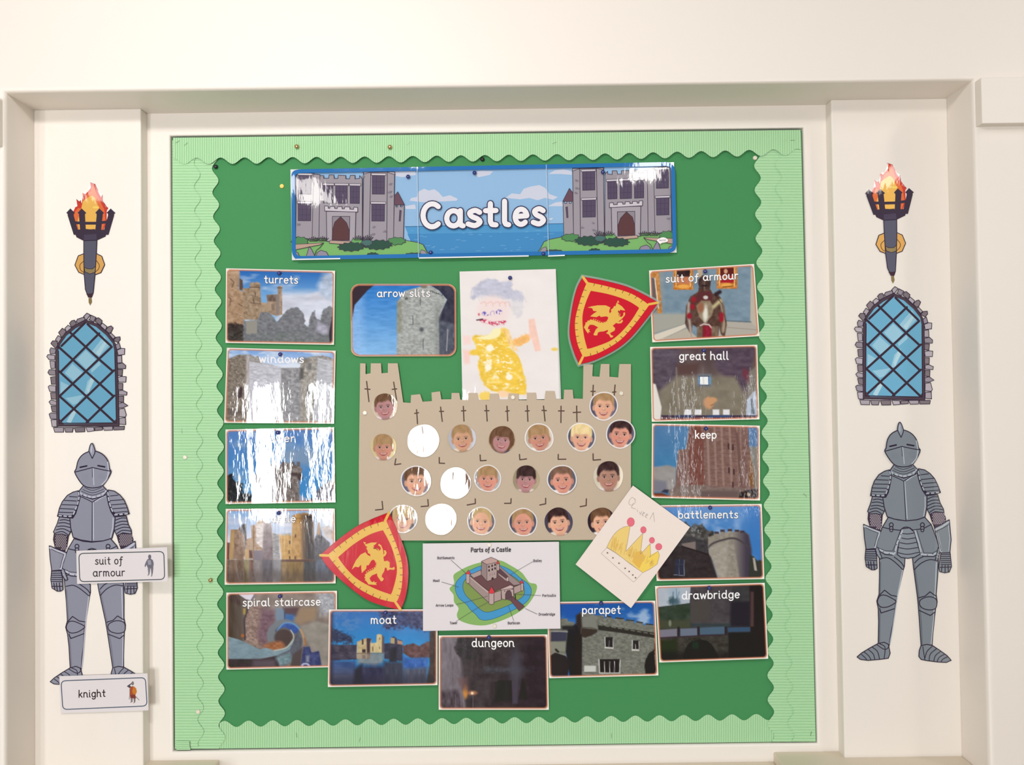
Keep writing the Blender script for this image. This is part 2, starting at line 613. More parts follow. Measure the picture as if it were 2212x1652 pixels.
surround()
structure(box('trim_2', -1.274, -0.9865, YP, 0.02, -0.99, 0.7925, M_TRIM, 0.0035))   # pilasters beside the board
structure(box('trim_3', 0.8655, 1.177, YP, 0.02, -0.99, 0.7925, M_TRIM, 0.0035))
structure(box('trim_4', -1.273, -0.80, -0.165, 0.02, -1.02, -0.9585, M_SILL, 0.004))   # sill blocks left and right
structure(box('trim_5', 0.690, 1.176, -0.165, 0.02, -1.02, -0.957, M_SILL, 0.004))
structure(box('trim_6', -0.80, 0.690, -0.165, 0.02, -1.04, -0.982, M_SILL, 0.004))
structure(box('trim_7', 1.1805, 3.1, -0.196, YF + 0.005, 0.672, 0.7875, M_WALL, 0.002))   # rail ends on the wall either side
structure(box('trim_8', -3.1, -1.279, -0.196, YF + 0.005, 0.652, 0.7715, M_WALL, 0.002))
me = mesh_from('floor', [(-3.2, -8.4, -1.45), (3.2, -8.4, -1.45), (3.2, YF, -1.45), (-3.2, YF, -1.45)], [(0, 1, 2, 3)])
structure(link('floor', me, M_FLOOR))


# ------------------------------------------------------------------ notice board, backing paper, corrugated borders
def quad_prism(name, px_pts, y0, y1, material):
    return prism(name, [px_pts], y0, y1, material)


board = prism('notice_board', [[(373, 298), (1731, 281), (1763, 1600), (378, 1617)]], YBOARD - 0.001, 0.021, M_GREEN)
tag(board, 'large notice board covered in plain dark green backing paper', 'notice board')


def lerp(t, pts):
    return np.interp(t, [p[0] for p in pts], [p[1] for p in pts])


def border(name, horiz, t0, t1, pitch, outer, inner, amp, period, phase, y, label):
    """corrugated strip; outer and inner are (t, value) polylines in pixels, the inner edge is scalloped"""
    prof = ((0.0, 0.0), (0.13, 0.8), (0.5, 1.0), (0.87, 0.8))
    ts = []; hs = []
    n = int((t1 - t0) / pitch)
    for k in range(n):
        for f, h in prof:
            ts.append(t0 + (k + f) * (t1 - t0) / n); hs.append(h)
    ts.append(t1); hs.append(0.0)
    ts = np.array(ts); hs = np.array(hs)
    o = lerp(ts, outer)
    s = -np.sign(lerp(t0, outer) - lerp(t0, inner))
    i = lerp(ts, inner) + s * amp * np.cos(2 * np.pi * (ts - phase) / period)
    h = 0.0016 * hs + 0.0004
    rows = []
    for e, bk in ((o, 1), (o, 0), (o * 0.5 + i * 0.5, 0), (i, 0), (i, 1)):
        yy = y - (0 if bk else h)
        yy = yy + np.zeros_like(ts) + (0.0003 if bk else 0)
        rows.append(at(ts, e, yy) if horiz else at(e, ts, yy))
    V = np.concatenate(rows)
    c = (V.min(0) + V.max(0)) / 2
    me = grid_mesh(name, V - c, len(ts), len(rows))
    bm = bmesh.new(); bm.from_mesh(me)
    f = max(bm.faces, key=lambda q: q.calc_area() * abs(q.normal.y))
    if f.normal.y > 0:
        bmesh.ops.reverse_faces(bm, faces=bm.faces[:])
    bm.to_mesh(me); bm.free()
    me.polygons.foreach_set('use_smooth', [False] * len(me.polygons))
    return tag(link(name, me, M_BORDER, None, Vector(c)), label, 'border', 'corrugated borders')


PB = 51.9
LO = [(280, 371.5), (297, 372), (1618, 378)]
RO = [(280, 1730), (1600, 1762)]
border('border_strip', True, 474, 1686, 4.9, [(474, 1616.5), (1686, 1601.8)], [(474, 1563.5), (1686, 1547.8)], 6.6, 52.2, 485, 0.0106,
       'pale green corrugated border strip with scalloped edge along the bottom of the board')
border('border_strip', False, 303, 1617, 6.1, LO, [(390, 465), (545, 469.5), (960, 477), (1225, 475), (1618, 480)], 6.8, 52.3, 389.7, 0.0082,
       'wider pale green scalloped border strip down the left side, next to the dark green paper')
border('border_strip', False, 286, 1602, 6.1, RO, [(358, 1636), (515, 1639), (929, 1652), (1088, 1656.5), (1404, 1664), (1602, 1666)], 6.8, 52.4, 358, 0.0082,
       'wider pale green scalloped border strip down the right side, next to the dark green paper')
border('border_strip', False, 303, 1612, 6.1, LO, [(300, 425), (450, 426.5), (950, 431), (1250, 430), (1612, 434)], 6.5, 52.3, 377, 0.0058,
       'narrower outer border strip overlapping down the left edge of the board')
border('border_strip', False, 286, 1601, 6.1, RO, [(300, 1681), (450, 1683), (950, 1693), (1250, 1700), (1601, 1710)], 6.5, 52.4, 356, 0.0058,
       'narrower outer border strip overlapping down the right edge of the board')
border('border_strip', True, 374, 1729.5, 4.85, [(374, 297.5), (1729.5, 280.6)], [(374, 348), (800, 344.8), (1300, 338.5), (1729, 328)], 6.8, PB, 762, 0.0034,
       'pale green corrugated border strip with scalloped edge along the top of the board')
border('border_strip', False, 1600, 1619.5, 3.3, [(1600, 380), (1619, 381)], [(1600, 409), (1619, 411)], 0.5, 52, 377, 0.0034,
       'small scrap of green border patched over the bottom left corner of the board')


# ------------------------------------------------------------------ laminated photograph cards
ZS = 8.508                                    # zoom of the notes the print coordinates are written in


def LEV(n):
    return 0.0062 - 0.0024 * n


WHITE_EDGE = [('s', 27, (24, 22, 34), 1.5, 1.5), ('w', 19, (250, 246, 246), 0, 0)]


def photo_card(org, corners, level, paint, caption, label, pin_word, dark_edge=True, frame=True, radius=70, wave=None):
    ox, oy = org
    q = np.array(corners, float)
    px = ox + q[:, 0] / ZS; py = oy + q[:, 1] / ZS
    nu, nv = 152, 106
    u, v = np.meshgrid(np.linspace(0, 1, nu), np.linspace(0, 1, nv))
    u = u.ravel(); v = v.ravel()
    w = [(1 - u) * (1 - v), u * (1 - v), u * v, (1 - u) * v]
    X = sum(a * b for a, b in zip(w, q[:, 0])); Y = sum(a * b for a, b in zip(w, q[:, 1]))
    def rounded(x, y):
        """cards trimmed to round corners: what lies outside a corner's arc is drawn in to it"""
        if radius < 100:
            return x, y
        cx, cy = q[:, 0].mean(), q[:, 1].mean()
        hx, hy = np.ptp(q[:, 0]) / 2 - 6 - radius, np.ptp(q[:, 1]) / 2 - 4 - radius
        ax, ay = np.abs(x - cx) - hx, np.abs(y - cy) - hy
        d = np.hypot(np.maximum(ax, 0), np.maximum(ay, 0))
        m = (ax > 0) & (ay > 0) & (d > radius)
        f = np.where(m, radius / np.maximum(d, 1e-6), 1)
        return (np.where(m, cx + np.sign(x - cx) * (hx + ax * f), x), np.where(m, cy + np.sign(y - cy) * (hy + ay * f), y))
    X, Y = rounded(X, Y)
    PX = ox + X / ZS; PY = oy + Y / ZS
    yf = LEV(level)
    # sheet
    nus, nvs = 25, 17
    us, vs = np.meshgrid(np.linspace(0, 1, nus), np.linspace(0, 1, nvs)); us = us.ravel(); vs = vs.ravel()
    ws = [(1 - us) * (1 - vs), us * (1 - vs), us * vs, (1 - us) * vs]
    SX = sum(a * b for a, b in zip(ws, px)); SY = sum(a * b for a, b in zip(ws, py))
    rx_, ry_ = rounded((SX - ox) * ZS, (SY - oy) * ZS)
    SX, SY = ox + rx_ / ZS, oy + ry_ / ZS
    wv = wave or (lambda a, b: np.zeros_like(a))
    F = at(SX, SY, yf - wv(us, vs))
    B = F.copy(); B[:, 1] += 0.0011
    c = (F.min(0) + F.max(0)) / 2
    n = len(F)
    faces = []
    for j in range(nvs - 1):
        for i in range(nus - 1):
            a = j * nus + i
            faces.append((a, a + nus, a + nus + 1, a + 1)); faces.append((n + a, n + a + 1, n + a + nus + 1, n + a + nus))
    rim = list(range(nus)) + [k * nus + nus - 1 for k in range(1, nvs)] + [(nvs - 1) * nus + k for k in range(nus - 2, -1, -1)] + [k * nus for k in range(nvs - 2, 0, -1)]
    for k in range(len(rim)):
        a, b = rim[k], rim[(k + 1) % len(rim)]
        faces.append((a, b, n + b, n + a))
    me = mesh_from('photo_card', np.concatenate([F, B]) - c, faces)
    card = tag(link('photo_card', me, M_SHEET, None, Vector(c)), label, 'photo card', 'laminated castle photo cards')
    # picture
    p = Paint(X, Y)
    paint(p)
    W = np.hypot(*(q[1] - q[0])); H = np.hypot(*(q[3] - q[0]))
    dx = np.abs(u - 0.5) * W; dy = np.abs(v - 0.5) * H

    def rr(inset, r):
        hx, hy = W / 2 - inset, H / 2 - inset
        ax, ay = np.maximum(dx - (hx - r), 0), np.maximum(dy - (hy - r), 0)
        return np.hypot(ax, ay) - r + np.minimum(np.maximum(dx - (hx - r), dy - (hy - r)), 0)
    if frame:
        d = rr(19 if radius < 100 else 14, radius)
        band = np.clip(0.5 - (np.abs(d + 10) - 10) / 9, 0, 1)
        p.mix(band, (206, 132, 98))
        out = np.clip(0.5 + (d - 2) / 9, 0, 1)
        p.mix(out, (246, 236, 226) if radius < 100 else (222, 176, 142))
    V = at(PX, PY, yf - 0.00012 - wv(u, v)) - c
    me = grid_mesh('picture', V, nu, nv, ink(p.c, PX, PY))
    link('picture', me, M_LAM, card)
    # caption
    txt, x0, x1, y0, y1, xh = caption

    def wpx(ax, ay):
        Z = np.c_[(ax - px.mean()), (ay - py.mean())]
        uu = Z[:, 0] / (W / ZS) + 0.5; vv = Z[:, 1] / (H / ZS) + 0.5
        return wv(uu, vv)
    a = Art(yf - 0.00022, wave=wpx if wave else None).view(ox, oy, ZS)
    passes = [(21, (250, 246, 246), 0, 0)]
    if dark_edge:
        passes = [(30, (38, 34, 44), 2, 2)] + passes
    a.text(txt, x0, x1, y0, y1, xh, passes)
    a.build('caption', M_LAM, card)
    return card


def sky(p, top, bot, y0, y1, cloud=None, lo=0.0, hi=0.6, sx=420, sy=130, seed=7, op=0.9):
    p.grad((0, y0), top, (0, y1), bot)
    if cloud:
        p.blotch(sx, sy, lo, hi, cloud, op, seed)


def im_turrets(p):
    sky(p, (38, 98, 178), (120, 172, 222), 60, 620, (214, 220, 234), 0.05, 0.6, 420, 140, 11)
    a = np.clip((p.Y - 430) / 160, 0, 1) * np.clip((p.X - 900) / 200, 0, 1)
    p.mix(a * 0.9, (214, 214, 226), (300, 90, 26))
    p.poly([(1750, 400), (1850, 190), (2100, 120), (2100, 700), (1800, 560)], (178, 192, 214), 120, (130, 90, 40))
    st = (172, 144, 118)
    p.poly([(320, 260), (375, 300), (385, 480), (320, 480)], (96, 78, 66), 16)
    p.poly([(60, 60), (320, 90), (310, 460), (420, 560), (400, 1100), (60, 1300)], st, 16, (60, 40, 34), rag=6)
    p.poly([(370, 450), (505, 440), (505, 340), (560, 350), (560, 325), (625, 345), (640, 320), (700, 360), (715, 700), (735, 900), (650, 1030), (400, 1020)], (158, 136, 114), 14, (40, 50, 40))
    p.line([(505, 425), (690, 430)], 14, (96, 80, 68)); p.line([(520, 570), (700, 630)], 10, (104, 90, 78)); p.line([(530, 712), (705, 735)], 12, (100, 84, 72))
    for x in (570, 610, 585):
        p.line([(x, 470 + (x % 7) * 50), (x, 530 + (x % 7) * 50)], 12, (90, 76, 70), 12)
    p.poly([(715, 700), (830, 720), (830, 900), (735, 900)], (172, 150, 126), 12, (40, 60, 30))
    p.poly([(810, 570), (870, 560), (1020, 560), (1020, 410), (1105, 400), (1100, 470), (1105, 930), (1000, 960), (830, 900), (825, 690)], (166, 144, 124), 12, (50, 44, 34))
    p.poly([(815, 570), (1030, 565), (1030, 690), (830, 685)], (118, 102, 94), 14, (40, 40, 30))
    p.rect(985, 560, 1050, 930, (140, 128, 124), 30)
    p.line([(1015, 440), (1105, 440)], 18, (92, 82, 76)); p.rect(905, 740, 965, 850, (136, 118, 104), 18)
    p.line([(150, 270), (220, 340), (180, 430)], 18, (112, 92, 78), 20); p.line([(120, 620), (160, 640), (140, 760)], 16, (110, 90, 76), 16)
    p.line([(290, 730), (370, 775)], 14, (110, 88, 74)); p.line([(250, 920), (380, 960)], 10, (130, 106, 88))
    p.poly([(80, 1100), (250, 1080), (420, 1130), (420, 1500), (60, 1500)], (66, 58, 56), 40, (60, 50, 24), rag=30)
    p.blotch(30, 60, 0.1, 0.5, (150, 82, 60), 0.5, 4, np.clip(0.5 - np.hypot((p.X - 280) / 150, (p.Y - 1090) / 70) + 0.5, 0, 1))
    g = (122, 124, 130)  # tree grey raised halfway by glare haze put into the colour
    p.poly([(390, 1050), (640, 1030), (700, 900), (860, 890), (1000, 1060), (1110, 940), (1250, 800), (1380, 800), (1500, 900), (1530, 1040), (1500, 1120), (1580, 1150), (1640, 900), (1690, 860), (1740, 1000), (1800, 1020), (1850, 860), (1940, 770), (2060, 820), (2070, 1500), (380, 1500)], g, 22, (50, 34, 26), rag=26, rs=45)
    p.blotch(60, 30, -0.1, 0.6, (96, 112, 96), 0.5, 23, np.clip((p.Y - 1150) / 150, 0, 1))
    p.poly([(440, 1050), (640, 1035), (640, 1270), (440, 1290)], (150, 148, 140), 20)
    p.poly([(1960, 1280), (2040, 860), (2060, 1480), (1980, 1470)], (56, 54, 66), 24)
    p.poly([(1760, 1050), (1950, 1150), (1940, 1280), (1860, 1300), (1720, 1230)], (168, 166, 182), 60, (60, 30, 30))  # soft pale glare patch painted into the print


def im_windows(p):
    sky(p, (112, 158, 220), (176, 200, 236), 60, 330, (224, 232, 244), -0.1, 0.5, 300, 100, 3)
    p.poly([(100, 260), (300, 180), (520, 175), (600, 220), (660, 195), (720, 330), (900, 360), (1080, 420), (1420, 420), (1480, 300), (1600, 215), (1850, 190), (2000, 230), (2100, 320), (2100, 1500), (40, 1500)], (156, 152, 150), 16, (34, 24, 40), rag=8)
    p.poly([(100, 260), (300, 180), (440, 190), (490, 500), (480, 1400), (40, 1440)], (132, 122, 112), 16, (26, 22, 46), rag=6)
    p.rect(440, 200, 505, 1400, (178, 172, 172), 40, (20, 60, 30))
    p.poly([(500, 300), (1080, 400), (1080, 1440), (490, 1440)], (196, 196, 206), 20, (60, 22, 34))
    p.poly([(1090, 430), (1440, 430), (1440, 1440), (1090, 1440)], (150, 150, 154), 26, (46, 34, 40))
    p.poly([(1440, 330), (1560, 240), (1760, 230), (1700, 900), (1660, 1440), (1440, 1440)], (162, 158, 152), 22, (34, 34, 46))
    p.poly([(1760, 240), (2050, 300), (2050, 1440), (1660, 1440), (1710, 800)], (188, 190, 198), 22, (70, 26, 30))
    p.poly([(1430, 420), (1500, 430), (1490, 620), (1420, 640)], (98, 96, 94), 40)
    p.rect(1580, 330, 1640, 460, (120, 120, 120), 24); p.ell(1590, 880, 28, 130, (112, 112, 116), 0.6)
    p.ell(1480, 280, 120, 60, (108, 100, 92), 0.6, op=0.6)
    p.poly([(310, 780), (350, 765), (375, 800), (360, 960), (280, 985), (290, 900)], (72, 56, 60), 14)
    p.rect(90, 1180, 420, 1290, (104, 92, 88), 40, op=0.7)


def im_tower(p):
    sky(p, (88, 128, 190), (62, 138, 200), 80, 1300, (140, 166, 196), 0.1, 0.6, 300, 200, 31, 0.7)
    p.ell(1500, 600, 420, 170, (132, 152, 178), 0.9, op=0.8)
    p.poly([(560, 1000), (640, 900), (900, 740), (940, 720), (1080, 760), (1120, 700), (1300, 740), (1440, 790), (1470, 830), (1460, 990), (1420, 1050), (1420, 1440), (560, 1440)], (122, 112, 108), 14, (44, 40, 40), rag=6)
    p.poly([(560, 1000), (700, 900), (960, 760), (1000, 1100), (1040, 1440), (540, 1440)], (168, 162, 168), 60, (50, 30, 50))
    for x, y in ((620, 960), (690, 980), (770, 900), (790, 1010), (950, 1060), (830, 1110), (670, 1100), (590, 1270), (680, 1240), (880, 1270), (760, 1360)):
        p.line([(x - 40, y + 20), (x + 30, y - 16)], 20, (88, 82, 92), 22)
    p.rect(1100, 880, 1160, 1000, (70, 60, 58), 24); p.rect(1220, 900, 1440, 960, (82, 66, 64), 30); p.ell(1430, 980, 50, 60, (72, 58, 60), 0.5)
    p.line([(1180, 910), (1440, 930)], 16, (70, 60, 58)); p.rect(1240, 1090, 1280, 1200, (48, 46, 48), 12)
    for x in (1000, 1120, 1300, 1400):
        p.rect(x - 30, 700, x + 30, 790, (104, 92, 90), 18)
    p.poly([(60, 950), (180, 930), (220, 1050), (380, 1110), (370, 1300), (460, 1260), (540, 1310), (540, 1440), (60, 1440)], (44, 46, 48), 20, (40, 40, 24), rag=36, rs=36)
    p.poly([(1520, 1400), (1700, 1360), (1750, 1230), (1880, 1080), (2040, 1040), (2060, 1440), (1500, 1440)], (98, 98, 112), 22, (60, 34, 50), rag=40, rs=40)
    p.poly([(1420, 1300), (1560, 1380), (1500, 1440), (1420, 1440)], (150, 160, 186), 20)


def im_castle(p):
    sky(p, (118, 166, 224), (204, 208, 226), 80, 640, (214, 216, 230), -0.2, 0.5, 380, 150, 5)
    p.poly([(1720, 90), (2060, 90), (2060, 560), (1840, 420)], (210, 222, 240), 160, (70, 26, 26))
    p.poly([(85, 690), (140, 700), (130, 1010), (85, 1010)], (96, 56, 48), 16)
    p.poly([(130, 1000), (160, 460), (300, 450), (310, 390), (330, 430), (365, 420), (375, 355), (440, 355), (445, 640), (410, 1010)], (140, 112, 94), 12, (40, 44, 34))
    p.poly([(300, 450), (375, 360), (440, 355), (445, 640), (420, 900), (410, 560)], (92, 86, 92), 18, (40, 40, 20))
    p.poly([(130, 1000), (160, 460), (230, 460), (200, 1000)], (176, 142, 92), 24)
    p.poly([(420, 1000), (440, 640), (540, 600), (530, 380), (610, 370), (680, 275), (760, 290), (790, 330), (900, 340), (920, 520), (1040, 560), (1060, 1000)], (168, 138, 110), 12, (40, 40, 34))
    p.poly([(740, 840), (760, 330), (900, 330), (930, 800), (940, 1020), (740, 1020)], (112, 92, 98), 22, (50, 40, 30))
    p.poly([(920, 520), (1040, 550), (1060, 1000), (930, 1000)], (148, 146, 150), 20, (50, 22, 50))
    p.poly([(620, 380), (760, 320), (740, 800), (620, 700)], (206, 196, 196), 30, (60, 24, 50))
    p.rect(580, 840, 740, 1040, (110, 98, 112), 14); p.rect(495, 835, 555, 975, (86, 42, 36), 12); p.line([(575, 380), (580, 1030)], 12, (104, 70, 52))
    p.rect(420, 820, 490, 1000, (186, 148, 92), 16)
    p.poly([(1045, 545), (1270, 515), (1280, 1010), (1090, 1010)], (196, 154, 88), 12, (60, 50, 24))
    for x in (1090, 1140, 1195, 1240):
        p.rect(x, 515, x + 26, 560, (160, 186, 214), 10)
    p.poly([(1270, 1010), (1290, 200), (1420, 150), (1460, 185), (1470, 145), (1560, 150), (1600, 180), (1660, 190), (1680, 300), (1680, 640), (1700, 1010)], (184, 142, 86), 12, (40, 50, 26))
    p.grad((1430, 0), (150, 116, 80), (1580, 0), (54, 46, 50), p.a_poly([(1460, 1010), (1430, 170), (1660, 190), (1680, 640), (1800, 1040)], 60))
    p.line([(1300, 250), (1640, 250)], 10, (120, 92, 66))
    for x, y in ((1345, 575), (1240, 690), (1230, 870), (1240, 975), (1340, 975)):
        p.rect(x - 10, y - 32, x + 14, y + 30, (80, 54, 40), 12)
    p.poly([(1690, 640), (1740, 540), (1760, 340), (1790, 320), (1830, 560), (1980, 700), (1960, 1010), (1690, 1010)], (84, 82, 92), 20, (40, 40, 24))
    p.poly([(1740, 540), (1765, 330), (1795, 320), (1800, 560)], (164, 128, 92), 12)
    p.poly([(1830, 420), (1960, 380), (2050, 520), (2050, 650), (1900, 600)], (186, 174, 172), 30, (60, 40, 40))
    w = np.clip((p.Y - 1000) / 24, 0, 1)
    p.mix(w, (104, 92, 80), (120, 40, 26))
    for x0, x1, c in ((130, 400, (118, 94, 78)), (400, 500, (126, 112, 72)), (500, 560, (104, 62, 46)), (580, 740, (118, 106, 108)), (740, 930, (74, 66, 78)), (930, 1080, (124, 122, 128)), (1090, 1500, (140, 112, 66)), (1500, 1720, (54, 54, 60)), (1720, 2080, (84, 92, 112))):
        p.mix(w * np.clip(0.5 - (np.abs(p.X - (x0 + x1) / 2) - (x1 - x0) / 2) / 40, 0, 1), c, (60, 140, 30), int(x0))
    p.rect(1090, 1005, 1680, 1050, (84, 50, 42), 14, op=0.8)
    p.mix(np.clip((p.Y - 1150) / 300, 0, 0.45), (66, 50, 44))


def im_spiral(p):
    p.fill((132, 118, 110), (160, 130, 30))
    p.grad((90, 0), (64, 50, 36), (480, 0), (104, 92, 88), p.a_poly([(80, 80), (620, 90), (420, 480), (400, 1000), (80, 1000)], 60))
    p.poly([(280, 115), (600, 110), (520, 240), (430, 220)], (218, 212, 226), 14); p.line([(610, 115), (530, 240)], 16, (110, 112, 140))
    p.poly([(420, 620), (480, 380), (560, 330), (700, 330), (1000, 600), (1000, 1000), (1100, 1110), (700, 1140), (430, 980)], (142, 118, 108), 30, (40, 30, 44))
    p.poly([(720, 380), (1000, 420), (960, 900), (760, 1100), (640, 900)], (112, 82, 94), 120, (50, 40, 26))
    p.line([(470, 400), (405, 600), (420, 960)], 26, (48, 34, 40), 26); p.rect(385, 390, 425, 500, (168, 142, 60), 20); p.ell(375, 890, 30, 30, (168, 96, 44), 0.7)
    p.poly([(980, 380), (1430, 400), (1320, 560), (1180, 650), (980, 700)], (112, 132, 154), 60)
    p.poly([(1120, 380), (1440, 370), (1360, 540), (1160, 500)], (84, 56, 62), 50)
    p.rect(1150, 500, 1320, 660, (46, 98, 166), 70); p.line([(1150, 460), (1150, 700)], 18, (44, 52, 80), 24)
    p.poly([(1450, 720), (1700, 620), (2000, 680), (2080, 1470), (1820, 1460), (1560, 1000)], (140, 134, 126), 60, (120, 100, 16))
    p.poly([(1420, 380), (1760, 360), (1700, 600), (1440, 680), (1330, 640)], (146, 122, 98), 80)
    p.poly([(1740, 110), (2090, 90), (2090, 480), (1800, 520)], (160, 162, 170), 120, (40, 40, 44))
    p.ell(1150, 900, 330, 310, (112, 118, 126), 0.1)
    p.ell(1240, 860, 330, 215, (34, 70, 140), 0.2, op=0.0)
    p.poly(crv([(970, 800), (1020, 740), (1110, 670), (1230, 660), (1340, 700), (1440, 800), (1470, 920), (1460, 1080), (1380, 1260), (1200, 1420), (1000, 1440), (900, 1300), (1180, 1140), (1300, 960), (1270, 830), (1180, 760), (1080, 760), (1000, 830)], 4), (86, 88, 100), 24, (60, 60, 20))
    p.poly(crv([(1000, 800), (1110, 690), (1230, 665), (1340, 710), (1400, 800), (1330, 850), (1270, 800), (1180, 745), (1080, 750)], 4), (34, 78, 156), 24, (60, 40, 30))
    p.line(crv([(1010, 800), (1110, 680), (1230, 655), (1340, 695), (1440, 800), (1490, 920), (1510, 1040)], 5, False), 24, (96, 150, 204), 20)
    p.line(crv([(1440, 780), (1490, 900), (1520, 1040)], 5, False), 36, (184, 142, 92), 26); p.line([(1510, 940), (1525, 1060)], 22, (150, 96, 56), 24)
    p.ell(1130, 930, 170, 165, (66, 48, 46), 0.3)
    p.poly(crv([(1090, 1000), (900, 1010), (760, 1090), (960, 1165), (1150, 1110)], 4), (152, 94, 56), 60, (60, 40, 30))
    p.poly([(100, 905), (300, 960), (600, 1100), (700, 1145), (800, 1110), (960, 1165), (1180, 1110), (1290, 960), (1330, 960), (1240, 1150), (1000, 1260), (700, 1320), (100, 1330)], (122, 146, 158), 16, (120, 60, 22))
    p.line(crv([(960, 1165), (1180, 1110), (1300, 970), (1310, 880), (1260, 790)], 5, False), 20, (188, 188, 172), 14)
    p.poly([(100, 1320), (700, 1320), (1000, 1260), (1060, 1470), (90, 1480)], (50, 36, 42), 20, (200, 90, 12)); p.rect(560, 1330, 980, 1470, (84, 72, 82), 90)
    p.poly([(980, 1290), (1240, 1200), (1300, 1380), (1060, 1450)], (108, 134, 142), 60, (40, 40, 30)); p.poly([(1300, 1240), (1480, 1100), (1440, 1460), (1250, 1460)], (74, 62, 62), 40)
    p.poly([(1490, 1100), (1610, 1090), (1640, 1200), (1780, 1170), (1830, 1460), (1440, 1460)], (52, 60, 110), 24, (60, 70, 26)); p.ell(1530, 1440, 80, 50, (172, 176, 204), 0.2); p.ell(1530, 1460, 50, 40, (40, 50, 120), 0.2)
    p.rect(1540, 1260, 1600, 1380, (128, 132, 150), 40)
    p.poly([(100, 120), (280, 115), (350, 330), (240, 300), (120, 240)], (66, 46, 38), 60)


def im_moat(p):
    p.grad((0, 100), (52, 104, 176), (0, 740), (44, 140, 206), tex=(400, 300, 14))
    p.blotch(60, 42, -0.15, 0.4, (92, 132, 186), 0.7, 3, np.clip((760 - p.X) / 160, 0, 1) * np.clip((620 - p.Y) / 200, 0, 1))
    p.poly([(980, 100), (2080, 100), (2080, 480), (1760, 470), (1480, 400), (1300, 460), (1120, 470)], (58, 62, 100), 60, (46, 40, 40), rag=80, rs=50)
    p.blotch(36, 36, -0.1, 0.35, (78, 116, 176), 0.6, 8, p.a_poly([(900, 100), (1460, 100), (1440, 560), (1040, 520)], 120))
    p.poly([(100, 400), (220, 470), (540, 600), (540, 720), (340, 700), (100, 680)], (48, 58, 88), 50, (40, 30, 30), rag=70, rs=40)
    p.poly([(100, 740), (600, 745), (600, 1010), (100, 1040)], (66, 60, 78), 24, (80, 60, 26), rag=12)
    p.poly([(1440, 760), (1640, 720), (1760, 760), (1900, 680), (1980, 700), (1980, 980), (1600, 1000), (1460, 900)], (96, 66, 66), 24, (60, 50, 26), rag=20)
    p.poly([(600, 1000), (605, 690), (700, 650), (790, 615), (870, 640), (850, 1000)], (190, 172, 132), 12, (40, 40, 22)); p.poly([(780, 620), (870, 630), (850, 700), (850, 1000), (790, 1000)], (70, 52, 60), 16)
    p.rect(695, 640, 725, 740, (66, 48, 44), 12); p.rect(700, 825, 765, 890, (56, 44, 44), 12); p.rect(700, 930, 765, 1000, (54, 44, 46), 14)
    p.poly([(850, 715), (960, 705), (970, 560), (1010, 545), (1070, 560), (1080, 890), (850, 890)], (206, 188, 142), 12, (40, 50, 18)); p.poly([(1065, 560), (1105, 600), (1110, 900), (1060, 900)], (92, 82, 88), 18)
    for x, y in ((1025, 630), (895, 800), (1022, 800), (895, 840)):
        p.rect(x - 8, y - 20, x + 8, y + 20, (96, 78, 66), 10)
    p.poly([(1105, 720), (1220, 710), (1230, 610), (1290, 590), (1340, 630), (1350, 700), (1360, 640), (1440, 670), (1450, 1050), (1105, 1000)], (60, 58, 78), 16, (60, 50, 20))
    p.poly([(1225, 610), (1300, 620), (1295, 725), (1220, 715)], (176, 158, 120), 12); p.poly([(1350, 660), (1440, 680), (1440, 740), (1350, 730)], (180, 138, 112), 12)
    w = np.clip((p.Y - 1010) / 60, 0, 1)
    p.mix(w * np.clip((620 - p.X) / 60, 0, 1), (56, 82, 132), (200, 60, 18)); p.mix(np.clip((p.Y - 1110) / 200, 0, 1) * np.clip((700 - p.X) / 100, 0, 1), (72, 78, 104), (200, 60, 14))
    p.poly([(600, 895), (1100, 895), (1090, 1050), (960, 1130), (620, 1090)], (150, 136, 124), 60, (50, 60, 20), op=0.75); p.line([(600, 905), (1090, 905)], 10, (110, 96, 82))
    p.mix(np.clip((p.Y - 1060) / 120, 0, 1) * np.clip(0.5 + (p.X - 620) / 80, 0, 1) * np.clip(0.5 - (p.X - 1460) / 80, 0, 1), (56, 56, 84), (90, 240, 22))
    p.poly([(540, 1480), (560, 1200), (700, 1100), (700, 1480)], (36, 36, 52), 80); p.rect(1100, 1050, 1460, 1480, (54, 58, 76), 90, (90, 200, 18)); p.poly([(1200, 800), (1330, 800), (1330, 1060), (1200, 1060)], (36, 36, 50), 40)
    p.poly([(1450, 930), (1560, 990), (1900, 980), (1900, 1180), (1460, 1200)], (50, 96, 172), 60, (60, 80, 26)); p.poly([(1460, 1180), (1900, 1160), (1900, 1480), (1460, 1480)], (74, 78, 98), 80, (50, 200, 26))
    p.poly([(1940, 500), (2080, 460), (2080, 1480), (1880, 1480), (1940, 1100)], (60, 44, 40), 30, (60, 80, 20))
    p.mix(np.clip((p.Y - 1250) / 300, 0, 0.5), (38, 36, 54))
    p.mix(np.clip((200 - p.X) / 100, 0, 0.8), (36, 40, 62))


